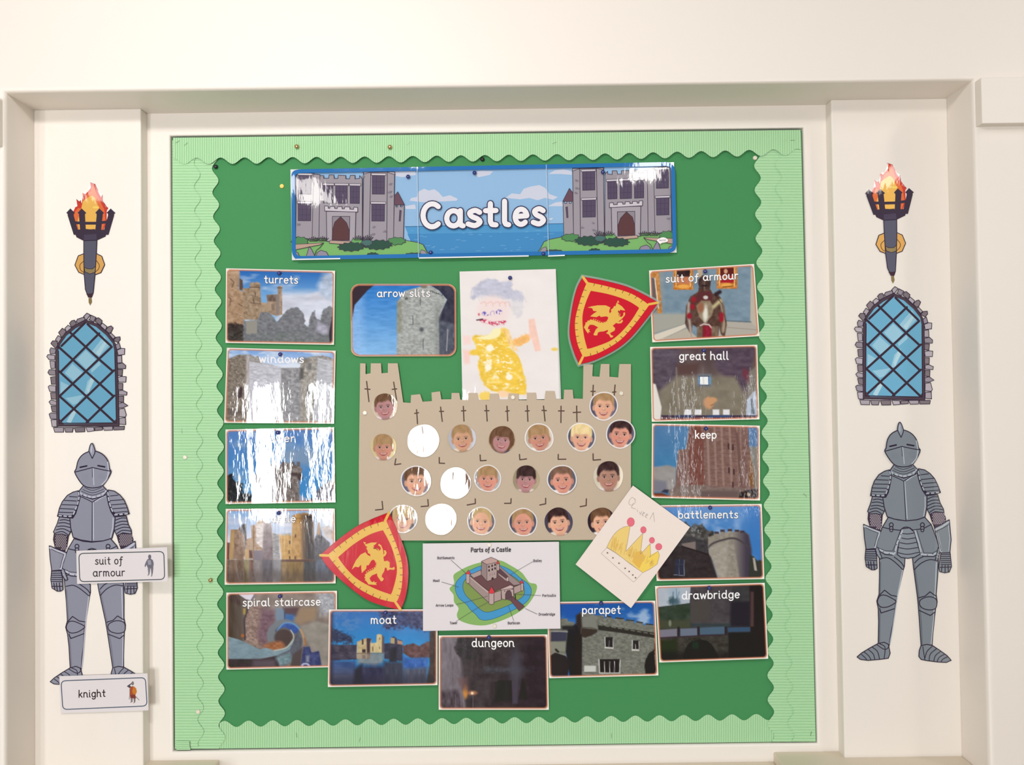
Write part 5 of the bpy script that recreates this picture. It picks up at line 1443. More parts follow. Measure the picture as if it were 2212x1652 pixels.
        bush(1170, 905, 150, 50, dg, 26); bush(1290, 880, 60, 34, (82, 116, 112)); bush(1460, 920, 140, 46, dg, 24); bush(1230, 1015, 62, 26, dg)
        bush(2020, 850, 90, 50, mg)
        for x in (1285, 1380, 1770, 1870):
            a.strokes([[(x + d, 850), (x + 1.7 * d, 800 + abs(d) * 0.6)] for d in (-36, -24, -12, 0, 12, 24, 36)], 8, (66, 60, 72))
        a.poly([(1760, 870), (2078, 880), (2080, 940), (1800, 890)], (188, 158, 142), ol, 5)
        a.poly([(1700, 1025), (1730, 970), (1790, 950), (1830, 975), (1840, 1022)], (150, 142, 160), ol, 6)
        a.poly([(1850, 1022), (1890, 940), (1915, 905), (1950, 1020)], (150, 142, 160), ol, 6)
        a.poly([(2020, 1015), (2040, 970), (2080, 955), (2080, 1012)], (160, 148, 158), ol, 6)
        a.stroke([(1760, 870), (1800, 920), (1840, 950), (1860, 1010)], 6, ol)
        a.poly([(620, 1040), (660, 985), (700, 970), (720, 1035)], (160, 148, 158), ol, 5); bush(790, 1020, 90, 18, (70, 94, 90))
    castle(T2); castle(TM)
    # small cloud-shaped publisher mark
    a.T = T2
    a.poly(crv([(1905, 900), (1930, 880), (1970, 868), (2010, 880), (2025, 905), (2005, 920), (1960, 928), (1940, 940), (1920, 920)], 4), (250, 246, 246))
    a.text('twinkl', 1926, 2004, 908, 906, 12, [(3.4, (150, 130, 140), 0, 0)])
    # frame over the picture, and the joins of the three sheets
    a.T = lambda p: (p[:, 0], p[:, 1])
    a.stroke(rrect(633, 370, 1453.5, 354, 1457.5, 542, 635, 557.5, 0.02), 8.4, BL)
    a.strokes([[(901, 360.5), (904, 556)], [(1180, 355.5), (1185, 550.5)]], 1.2, (196, 212, 232), 0)
    a.strokes([[(905, 557.2), (1142, 552.8)], [(640, 560.2), (735, 558.6)], [(1184, 553), (1220, 551.6)]], 2.6, (244, 244, 246), 0)
    # title
    xs = {'C': (912, 948, 489.5), 'a': (963, 1000.5, 488.3), 's': (1009, 1037, 487.6), 't': (1047, 1071.5, 486.8), 'l': (1086, 1099, 485.8), 'e': (1111, 1138, 485), 's2': (1150, 1174, 484)}
    for w, col in ((15.8, (64, 62, 92)), (11.2, (240, 236, 240))):
        for k, (x0, x1, b) in xs.items():
            ch = k[0]
            adv, _ = LET[ch]
            a.text(ch, x0, x0 + (x1 - x0) * adv / {'C': 1.0, 'a': 0.97, 's': 0.66, 't': 0.60, 'l': 0.34, 'e': 0.80}[ch], b, b - 0.6, 33 if ch != 'C' else 33.5, [(w, col, 0, 0)])
    a.build('print', M_LAM, o)
    o.rotation_euler.x = -0.002                    # its lower edge stands off the board a little
    o.location.y -= 0.0006


banner()


# ------------------------------------------------------------------ shields with a dragon
def shield(T, level, label, margin=0):
    y = LEV(level)
    A_, B_, C_ = (80, 750), (1105, 115), (1275, 1560)
    top = crv([A_, (300, 560), (580, 350), (850, 215), B_], 6, False)
    rgt = crv([B_, (1240, 420), (1360, 760), (1390, 1040), (1350, 1360), C_], 6, False)
    lft = crv([C_, (1050, 1510), (760, 1400), (440, 1160), (200, 930), A_], 6, False)
    edge = top[:-1] + rgt[:-1] + lft[:-1]
    o = prism('shield_cutout', [edge], y, y + 0.0011, M_SHEET, T)
    tag(o, label, 'shield', 'dragon shields')
    a = Art(y - 0.00006); a.T = T
    RD, YL, D = (206, 40, 56), (232, 186, 92), (116, 76, 52)
    a.poly(edge, RD, (172, 22, 44), 8)
    def ins(p, f):
        c = np.array((850, 830.0))
        return [tuple(c + (np.array(q) - c) * f) for q in p]
    o1 = crv([(190, 745), (440, 545), (740, 345), (1040, 240)], 5, False)[:-1] + crv([(1065, 245), (1200, 560), (1290, 840), (1305, 1050), (1280, 1280), (1215, 1450)], 5, False)[:-1] + crv([(1180, 1450), (940, 1390), (640, 1235), (380, 985), (200, 765)], 5, False)[:-1]
    i1 = crv([(345, 780), (560, 600), (800, 450), (1010, 375)], 5, False)[:-1] + crv([(1015, 380), (1130, 600), (1210, 860), (1215, 1050), (1140, 1335)], 5, False)[:-1] + crv([(1130, 1335), (900, 1250), (640, 1110), (480, 960), (345, 785)], 5, False)[:-1]
    a.poly(o1, YL); a.poly(i1, RD)
    a.strokes([[A_, (200, 755)], [B_, (1045, 240)], [C_, (1200, 1450)]], 38, YL)
    ticks = []
    for side, inner in ((top, top), (rgt, rgt), (lft, lft)):
        pass
    for poly, n in (([(190, 745), (440, 545), (740, 345), (1040, 240)], 9), ([(1065, 245), (1200, 560), (1290, 840), (1305, 1050), (1280, 1280), (1215, 1450)], 12), ([(1180, 1450), (940, 1390), (640, 1235), (380, 985), (200, 765)], 11)):
        c = np.array(crv(poly, 12, False)); L = np.r_[0, np.cumsum(np.hypot(*np.diff(c, axis=0).T))]
        for k in range(1, n):
            s = L[-1] * k / n
            q = np.array((np.interp(s, L, c[:, 0]), np.interp(s, L, c[:, 1])))
            q2 = np.array((np.interp(s + 5, L, c[:, 0]), np.interp(s + 5, L, c[:, 1])))
            d = (q2 - q) / np.linalg.norm(q2 - q); nrm = np.array((-d[1], d[0]))
            ticks.append([tuple(q), tuple(q + nrm * 38)])
    a.strokes(ticks, 9, D)
    # dragon: body and head, wing, tail, legs
    a.poly([(720, 552), (760, 560), (745, 590), (840, 562), (925, 560), (900, 590), (870, 610), (890, 640), (930, 650), (955, 665), (945, 690), (985, 660), (975, 625), (940, 600), (950, 580), (985, 600), (1010, 660), (1020, 720), (1015, 745), (1035, 720), (1025, 675), (1055, 680), (1070, 715), (1050, 755), (1020, 775), (1030, 840), (1085, 832), (1115, 860), (1110, 935), (1150, 940), (1180, 920), (1190, 950), (1175, 968), (1120, 960), (1075, 980), (1070, 945), (1045, 930), (1030, 990), (1000, 1040), (995, 1070), (1028, 1100), (1010, 1130), (985, 1140), (930, 1060), (925, 1020), (850, 1050), (815, 1090), (830, 1130), (860, 1155), (880, 1130), (890, 1155), (925, 1150), (905, 1172), (925, 1190), (870, 1190), (830, 1185), (800, 1185), (760, 1130), (745, 1080), (755, 1030), (800, 995), (870, 960), (910, 920), (920, 870), (900, 840), (870, 815), (840, 830), (800, 900), (770, 900), (765, 950), (730, 985), (700, 1015), (690, 950), (690, 890), (650, 930), (600, 920), (550, 965), (570, 910), (610, 830), (680, 740), (750, 705), (790, 750), (830, 765), (820, 730), (790, 720), (785, 680), (765, 650), (780, 630), (755, 610)], YL)
    a.dots([(905, 850), (915, 880), (905, 910), (885, 935), (855, 950), (825, 965), (795, 980), (770, 1000), (752, 1040), (745, 1080), (752, 1120)], 13, YL, 3)
    a.stroke([(870, 640), (905, 648), (935, 672)], 12, (150, 40, 40))
    a.dots([(885, 650)], 9, (110, 30, 40))
    a.build('print', M_LAM, o)
    if margin:
        c = np.array(edge).mean(0)
        outp = [tuple(c + (np.array(q) - c) * margin) for q in edge]
        px, py = T(np.array(outp, float))
        f = prism('film', [np.c_[px, py]], y + 0.0012, y + 0.0015, M_FILM, None, o)
        f['label'] = 'clear laminate margin around the shield'


shield(mapper((680, 1090, 6.882)), 3, 'red and gold dragon shield at the lower left corner of the paper castle')
shield(mapper(src=[(80, 750), (1105, 115), (1275, 1560), (1390, 1040), (440, 1160)], dst=[(1210 + x / 6.882, 560 + y / 6.882) for x, y in ((385, 135), (1415, 705), (250, 1560), (880, 1260), (130, 900))]), 3,
       'red and gold dragon shield in a clear film margin, above the paper castle', 1.06)


# ------------------------------------------------------------------ beige paper castle and the round portraits
CASTLE = [(778, 784.5), (789.5, 784.8), (789.7, 808), (800.5, 806), (801, 784.5), (823, 784.5), (824.3, 806), (837.8, 805), (838, 784.5), (859, 784.5), (871, 869), (887, 870), (888, 853), (907.5, 851), (913, 867.5), (933, 866), (932, 847.5), (950.5, 845), (953.5, 862.5), (975, 862), (975.5, 848.5), (992, 848.5), (994.5, 863), (1011, 864), (1012, 848.5), (1031, 848.5), (1033.5, 864), (1057, 864), (1058, 850), (1076.6, 850), (1079, 862.5), (1097, 862.5), (1098.5, 849.5), (1120.3, 850), (1120.3, 864), (1138, 864), (1138, 848), (1157.7, 848), (1159, 863), (1176, 863.5), (1178.5, 844), (1198, 844.5), (1201, 862), (1217.5, 862), (1218.5, 841.5), (1237, 841.5), (1239, 860.5), (1259, 861), (1260.3, 786), (1280.8, 787), (1279.5, 812.5), (1295, 813.5), (1298, 786), (1316.5, 786), (1316.5, 813.5), (1335.5, 815), (1338, 786), (1363, 786), (1363, 1165), (1100, 1167.5), (775.3, 1167), (775.3, 1000)]
yc = LEV(2)
pc = tag(prism('paper_castle', [CASTLE], yc, yc + 0.0009, M_SUGAR), 'large castle cut from beige paper with battlements, holding rows of round portraits', 'paper castle')
a = Art(yc - 0.00006)
MK = (88, 66, 56)
mk = []
A0 = lambda pts: [(760 + x / 6.884, 770 + y / 6.884) for x, y in pts]
B0 = lambda pts: [(1060 + x / 6.884, 770 + y / 6.884) for x, y in pts]
C0 = lambda pts: [(760 + x / 6.884, 970 + y / 6.884) for x, y in pts]
D0 = lambda pts: [(1060 + x / 6.884, 970 + y / 6.884) for x, y in pts]
for f, q in ((A0, [(220, 370), (255, 670)]), (A0, [(195, 480), (270, 488)]), (A0, [(622, 380), (668, 660)]), (A0, [(600, 488), (668, 480)]), (A0, [(963, 790), (977, 1000)]), (A0, [(935, 845), (992, 835)]), (A0, [(1320, 750), (1345, 965)]), (A0, [(1305, 815), (1365, 815)]), (A0, [(1658, 740), (1668, 960)]), (A0, [(1630, 808), (1695, 803)]), (A0, [(1998, 725), (2013, 960)]), (A0, [(1975, 805), (2040, 805)]),
             (B0, [(243, 738), (253, 958)]), (B0, [(222, 815), (275, 805)]), (B0, [(543, 730), (553, 963)]), (B0, [(515, 810), (573, 806)]), (B0, [(785, 735), (808, 958)]), (B0, [(762, 800), (828, 804)]), (B0, [(1046, 738), (1044, 982)]), (B0, [(1008, 808), (1092, 808)]), (B0, [(1278, 735), (1283, 968)]), (B0, [(1226, 832), (1338, 826)]), (B0, [(1525, 425), (1518, 580)]), (B0, [(1490, 518), (1555, 518)]), (B0, [(1850, 422), (1835, 580)]), (B0, [(1812, 530), (1862, 525)]),
             (A0, [(655, 1520), (638, 1608), (728, 1595)]), (A0, [(1300, 1500), (1300, 1585), (1380, 1588)]), (A0, [(1908, 1462), (1912, 1550), (1998, 1543)]), (B0, [(428, 1455), (433, 1535), (533, 1522)]), (B0, [(1005, 1455), (1003, 1528), (1118, 1526)]), (B0, [(1522, 1445), (1524, 1540), (1634, 1532)]),
             (C0, [(450, 775), (462, 893), (352, 905)]), (C0, [(1130, 748), (1138, 845), (1030, 853)]), (C0, [(1835, 738), (1837, 808), (1715, 830)]), (D0, [(303, 735), (300, 805), (205, 805)]), (D0, [(817, 730), (817, 812), (730, 830)]), (D0, [(1423, 738), (1420, 838), (1330, 855)])):
    mk.append(f(q))
a.strokes(mk, 2.7, MK)
ml = a.build('marker_lines', M_PRINT, pc)
ml['label'] = 'arrow slits and brick corners drawn in dark marker'
ml['kind'] = 'stuff'

SK = dict(a=(232, 178, 150), b=(222, 158, 138), c=(206, 150, 130), d=(214, 166, 136), e=(182, 140, 122), p=(190, 142, 142))
HR = dict(blond=(236, 212, 158), brown=(112, 82, 62), dark=(66, 48, 48), sandy=(172, 138, 100), light=(196, 168, 122), mid=(126, 96, 80))
#      x      y      r    skin hair  style  bg              shirt            rim  label tail
DISCS = [
    (830.5, 878.0, 28.5, 'p', 'brown', 0, (226, 208, 186), (236, 226, 226), 0, 'short brown hair and white collar, on the left tower'),
    (828.0, 965.4, 28.5, 'c', 'sandy', 2, (222, 206, 160), (232, 226, 226), 0, 'sandy fringe, below the left tower portrait'),
    (914.3, 951.6, 34.6, 'd', 'mid', 0, (216, 214, 214), (240, 236, 236), 1, 'face almost lost in white glare, in the upper row, left'),
    (998.2, 946.5, 29.8, 'd', 'sandy', 0, (196, 196, 206), (230, 214, 196), 0, 'broad smile and swept light brown hair, on a plain pale ground'),
    (1084.0, 949.4, 29.0, 'p', 'brown', 3, (226, 206, 170), (70, 84, 140), 0, 'long dark bobbed hair, in the middle of the upper row'),
    (1164.6, 945.0, 31.0, 'c', 'sandy', 2, (206, 196, 180), (238, 234, 232), 1, 'fair hair and white shirt in front of room furniture'),
    (1256.0, 943.6, 31.0, 'a', 'blond', 2, (92, 92, 108), (232, 220, 214), 1, 'very pale blond straight hair against dark grey'),
    (1304.0, 876.8, 31.0, 'a', 'sandy', 0, (96, 92, 112), (214, 206, 206), 1, 'short sandy hair, on the right tower'),
    (1340.4, 937.0, 31.5, 'b', 'dark', 0, (96, 92, 112), (226, 218, 200), 1, 'short dark hair, jutting over the right edge of the paper castle'),
    (898.7, 1038.3, 33.0, 'a', 'brown', 0, (116, 112, 132), (240, 232, 232), 1, 'face striped with glare, leftmost of the middle row'),
    (984.4, 1043.4, 33.5, 'a', 'mid', 3, (150, 146, 166), (240, 236, 236), 1, 'almost wholly white glare, second in the middle row'),
    (1053.4, 1033.2, 29.5, 'b', 'sandy', 2, (172, 172, 176), (206, 210, 210), 1, 'sandy straight fringe and white rim, third in the middle row'),
    (1136.3, 1034.6, 29.0, 'p', 'dark', 2, (170, 156, 128), (222, 212, 200), 0, 'black fringe, fourth in the middle row'),
    (1214.0, 1035.4, 32.0, 'b', 'mid', 0, (92, 94, 108), (236, 232, 238), 1, 'white shirt under glare, fifth in the middle row'),
    (1314.2, 1028.8, 32.5, 'e', 'dark', 0, (226, 216, 196), (222, 214, 216), 0, 'short black hair and white shirt, rightmost of the middle row'),
    (870.4, 1120.3, 31.0, 'd', 'light', 2, (60, 56, 72), (236, 230, 230), 1, 'fair hair, overlapped by the red shield'),
    (952.5, 1121.0, 33.5, 'd', 'mid', 0, (190, 188, 190), (236, 232, 232), 1, 'lost in plain white glare, second in the bottom row'),
    (1039.6, 1125.4, 30.5, 'a', 'light', 1, (88, 84, 96), (226, 206, 200), 1, 'plaited fair hair like a crown, third in the bottom row'),
    (1129.7, 1127.6, 31.0, 'b', 'sandy', 1, (84, 82, 100), (226, 206, 190), 1, 'tied back sandy hair, fourth in the bottom row'),
    (1206.7, 1126.9, 30.5, 'a', 'dark', 0, (78, 74, 92), (222, 210, 200), 0, 'short dark brown hair and wide grin, fifth in the bottom row'),
    (1299.7, 1126.9, 30.5, 'a', 'brown', 0, (58, 48, 58), (236, 230, 228), 0, 'dark fringe, half hidden behind the crown drawing')]


def face(p, sk, hair, style, bgc, shirt, tilt, mirror):
    p.grad((-1, 0), np.array(bgc) * 0.92, (1, 0), np.minimum(np.array(bgc) * 1.08, 255), tex=(0.5, 0.7, 14))
    c, s = math.cos(tilt), math.sin(tilt)
    X0, Y0 = p.X, p.Y
    K = 0.84
    p.ell(0.0, 1.15, 0.85, 0.5, shirt, 0.12)
    p.X, p.Y = (X0 * c + Y0 * s) * mirror * K, (-X0 * s + Y0 * c) * K + 0.03
    sk = np.array(sk, float); hair = np.array(hair, float)
    p.ell(0.0, 0.72, 0.26, 0.34, sk * 0.86, 0.2)
    if style == 3:
        p.ell(0, -0.02, 0.82, 0.86, hair, 0.12, (0.12, 0.5, 18), rag=0.05, rs=0.2)
    else:
        p.ell(0, -0.16, 0.62, 0.74, hair, 0.12, (0.12, 0.4, 18), rag=0.05, rs=0.2)
        p.ell(-0.56, 0.16, 0.10, 0.17, sk * 0.9, 0.3); p.ell(0.56, 0.16, 0.10, 0.17, sk * 0.86, 0.3)
    p.ell(0, 0.16, 0.52, 0.64, sk, 0.12)
    p.ell(0.16, 0.2, 0.34, 0.5, sk * 0.93, 0.9, op=0.7)
    if style in (2, 3):
        p.poly([(-0.56, 0.05), (-0.58, -0.5), (0.0, -0.86), (0.58, -0.5), (0.56, 0.02), (0.36, -0.16), (0.0, -0.12), (-0.36, -0.14)], hair, 0.1, (0.1, 0.4, 18), rag=0.05, rs=0.15)
    elif style == 0:
        p.poly([(-0.54, -0.1), (-0.52, -0.5), (0.0, -0.92), (0.54, -0.5), (0.54, -0.1), (0.40, -0.30), (0.1, -0.26), (-0.30, -0.38)], hair, 0.12, (0.1, 0.4, 18), rag=0.05, rs=0.15)
    else:
        p.poly([(-0.54, -0.16), (-0.5, -0.5), (0.0, -0.88), (0.52, -0.5), (0.54, -0.16), (0.34, -0.44), (0.0, -0.50), (-0.34, -0.44)], hair, 0.12, (0.1, 0.3, 20), rag=0.05, rs=0.15)
    for sx in (-1, 1):
        p.line([(sx * 0.32, -0.055), (sx * 0.14, -0.06)], 0.05, hair * 0.7, 0.06, 0.6)
        p.ell(sx * 0.23, 0.06, 0.105, 0.05, (236, 226, 222), 0.5, op=0.6)
        p.ell(sx * 0.23, 0.062, 0.052, 0.05, (52, 40, 44), 0.5)
        p.line([(sx * 0.33, 0.04), (sx * 0.23, 0.01), (sx * 0.13, 0.04)], 0.03, (84, 58, 54), 0.04, 0.7)
        p.ell(sx * 0.30, 0.30, 0.15, 0.12, sk * np.array((1.02, 0.90, 0.90)), 0.9, op=0.5)
    p.line([(0.02, 0.06), (0.05, 0.22)], 0.05, sk * 0.9, 0.08, 0.6); p.ell(0.02, 0.25, 0.09, 0.045, sk * 0.78, 0.8, op=0.7); p.ell(0.0, 0.20, 0.045, 0.06, np.minimum(sk * 1.1, 255), 0.9, op=0.6)
    p.poly(crv([(-0.25, 0.40), (0, 0.45), (0.25, 0.39), (0.14, 0.54), (0, 0.58), (-0.14, 0.54)], 4), (160, 76, 76), 0.05)
    p.poly(crv([(-0.19, 0.42), (0, 0.465), (0.19, 0.415), (0.1, 0.485), (-0.1, 0.49)], 4), (244, 236, 228), 0.04)
    p.ell(0, 0.74, 0.16, 0.05, sk * 0.86, 0.9, op=0.5)
    p.X, p.Y = X0, Y0


TILT = {3: (0.0, 0.044), 9: (0.0, -0.016), 10: (0.0, -0.006), 16: (-0.016, 0.0), 2: (-0.008, 0.0), 13: (-0.02, -0.02)}
rd = random.Random(12)
for k, (cx, cy, r, sk, hr, style, bgc, shirt, rim, words) in enumerate(DISCS):
    y = LEV(2) - 0.0017 - 0.00005 * (k % 3)
    ph = [rd.uniform(0, 6.28) for _ in range(3)]
    wob = lambda t: 1 + 0.014 * np.sin(2 * t + ph[0]) + 0.012 * np.sin(3 * t + ph[1]) + 0.008 * np.sin(5 * t + ph[2])
    tt = np.arange(44) / 44 * 2 * np.pi
    o = prism('portrait_disc', [np.c_[cx + r * wob(tt) * np.cos(tt), cy + r * wob(tt) * np.sin(tt)]], y, y + 0.0011, M_SHEET)
    tag(o, 'round cut-out portrait photo, ' + words, 'portrait photo', 'round portraits on the paper castle')
    nr, na = 30, 72
    rr_, aa = np.meshgrid(np.linspace(0.0, 1.0, nr), np.linspace(0, 2 * np.pi, na))
    rr_ = rr_.ravel(); aa = aa.ravel()
    p = Paint(rr_ * np.cos(aa), rr_ * np.sin(aa))
    face(p, SK[sk], HR[hr], style, bgc, shirt, rd.uniform(-0.16, 0.16), rd.choice((-1, 1)))
    if rim:
        p.mix(np.clip(0.5 + (rr_ - 0.925) / 0.05, 0, 1), (240, 236, 236))
    w = wob(aa)
    PX, PY = cx + rr_ * r * w * np.cos(aa), cy + rr_ * r * w * np.sin(aa)
    V = at(PX, PY, y - 0.0001) - np.array(o.location)
    me = grid_mesh('portrait', V, nr, na, ink(p.c, PX, PY))
    link('portrait', me, M_LAM, o)
    if k in TILT:                                  # some discs have curled off the paper a little
        o.rotation_euler.x, o.rotation_euler.z = TILT[k]
        o.location.y -= 0.0012


# ------------------------------------------------------------------ painting, diagram, crown drawing
def painting():
    q = [(70, 90), (1215, 60), (1275, 1605), (105, 1620)]
    ox, oy, k = 980, 570, 5.506
    pts = [(ox + x / k, oy + y / k) for x, y in q]
    y = LEV(1)
    o = prism('child_painting', [pts], y, y + 0.0008, M_PAPER)
    tag(o, 'child\'s painting of a figure in yellow clothes on white paper, in a clear wallet', 'painting')
    nu, nv = 150, 200
    u, v = np.meshgrid(np.linspace(0, 1, nu), np.linspace(0, 1, nv)); u = u.ravel(); v = v.ravel()
    w = [(1 - u) * (1 - v), u * (1 - v), u * v, (1 - u) * v]
    Q = np.array(q, float)
    X = sum(a * b for a, b in zip(w, Q[:, 0])); Y = sum(a * b for a, b in zip(w, Q[:, 1]))
    p = Paint(X, Y)
    p.fill((238, 231, 229), (300, 200, 5))
    gh = (196, 197, 214)
    p.poly(crv([(225, 300), (290, 240), (400, 180), (560, 210), (680, 200), (705, 310), (790, 340), (810, 440), (640, 420), (480, 400), (330, 380), (220, 420)], 4), gh, 30, (60, 30, 16), rag=26, rs=40)
    for s_ in range(26):
        x = 230 + s_ * 23
        p.line([(x, 300 + (s_ * 37) % 90), (x + 60, 390 + (s_ * 53) % 90)], 9, (206, 206, 220), 14, 0.6)
    p.poly(crv([(640, 420), (810, 430), (830, 560), (760, 640), (700, 560)], 4), (216, 214, 222), 40, (40, 40, 14), rag=40, rs=30, op=0.6)
    p.ell(470, 560, 190, 180, (240, 222, 220), 0.4)
    for x in (340, 420, 500, 570, 620):
        p.line(crv([(x - 20, 470), (x + 30, 450), (x + 50, 500)], 4, False), 10, (236, 178, 166), 14, 0.6)
    for cx, cy, rx, ry in ((380, 590, 44, 28), (540, 570, 40, 30)):
        p.blotch(16, 16, -0.1, 0.3, (86, 76, 186), 0.9, int(cx), np.clip(0.5 - (np.hypot((X - cx) / rx, (Y - cy) / ry) - 1) / 0.3, 0, 1))
    p.line(crv([(440, 610), (440, 575), (475, 560), (485, 600)], 4, False), 8, (150, 136, 200), 8, 0.7)
    p.blotch(20, 14, -0.25, 0.15, (200, 54, 92), 0.95, 4, p.a_poly([(280, 665), (380, 660), (460, 690), (560, 680), (630, 670), (610, 720), (480, 735), (380, 700), (290, 680)], 20))
    p.line([(275, 668), (345, 656)], 14, (70, 44, 62), 8); p.ell(300, 600, 14, 16, (214, 130, 140), 0.6)
    YE = (242, 202, 82)
    p.poly(crv([(225, 860), (430, 850), (560, 770), (640, 780), (650, 880), (680, 1010), (760, 1080), (820, 1250), (860, 1540), (640, 1530), (440, 1500), (330, 1380), (290, 1200), (300, 1090), (180, 1080), (190, 1030), (270, 1000)], 4), YE, 22, (90, 50, 16), rag=16, rs=30)
    p.blotch(70, 40, 0.15, 0.4, (250, 226, 140), 0.9, 14, p.a_poly([(260, 900), (640, 880), (840, 1500), (420, 1480)], 60)); p.blotch(40, 26, 0.2, 0.36, (252, 244, 214), 0.9, 19, p.a_poly([(260, 900), (660, 880), (850, 1500), (420, 1480)], 60))
    p.poly(crv([(270, 880), (420, 900), (540, 860), (560, 780), (480, 770), (420, 840)], 4), (248, 240, 190), 20)
    p.ell(430, 1000, 46, 40, (252, 246, 226), 0.5); p.ell(410, 1230, 40, 40, (252, 246, 226), 0.5); p.ell(660, 1345, 40, 36, (252, 246, 226), 0.5)
    p.poly(crv([(640, 930), (760, 880), (880, 830), (910, 870), (880, 930), (760, 980)], 4), (246, 190, 120), 26, (40, 30, 18), rag=20, rs=26)
    pk = (246, 206, 192)
    p.poly([(890, 660), (960, 650), (990, 800), (1040, 1030), (970, 1040), (930, 900), (900, 860)], pk, 20, (50, 50, 8)); p.poly([(110, 850), (200, 860), (200, 950), (120, 960)], (246, 216, 210), 40); p.poly([(110, 1020), (190, 1030), (190, 1180), (130, 1190)], (246, 210, 202), 40)
    p.poly([(570, 780), (650, 780), (720, 950), (770, 1040), (700, 1020)], (246, 206, 140), 24, (20, 30, 30), op=0.8)
    p.ell(1200, 1015, 40, 20, (238, 210, 110), 0.6); p.ell(600, 1545, 90, 40, (250, 214, 176), 0.6, rag=0.3); p.ell(370, 1570, 70, 60, (246, 212, 110), 0.5, rag=0.4, rs=30)
    PX, PY = ox + X / k, oy + Y / k
    V = at(PX, PY, y - 0.0001) - np.array(o.location)
    link('picture', grid_mesh('picture', V, nu, nv, ink(p.c, PX, PY)), M_LAM, o)
    f = prism('film', [[(1199, 580.5), (1203.5, 640), (1210, 790), (1212.5, 861), (1208, 861), (1203, 700)]], y - 0.0002, y + 0.0003, M_FILM, None, o)
    f['label'] = 'clear edge of the plastic wallet'


painting()


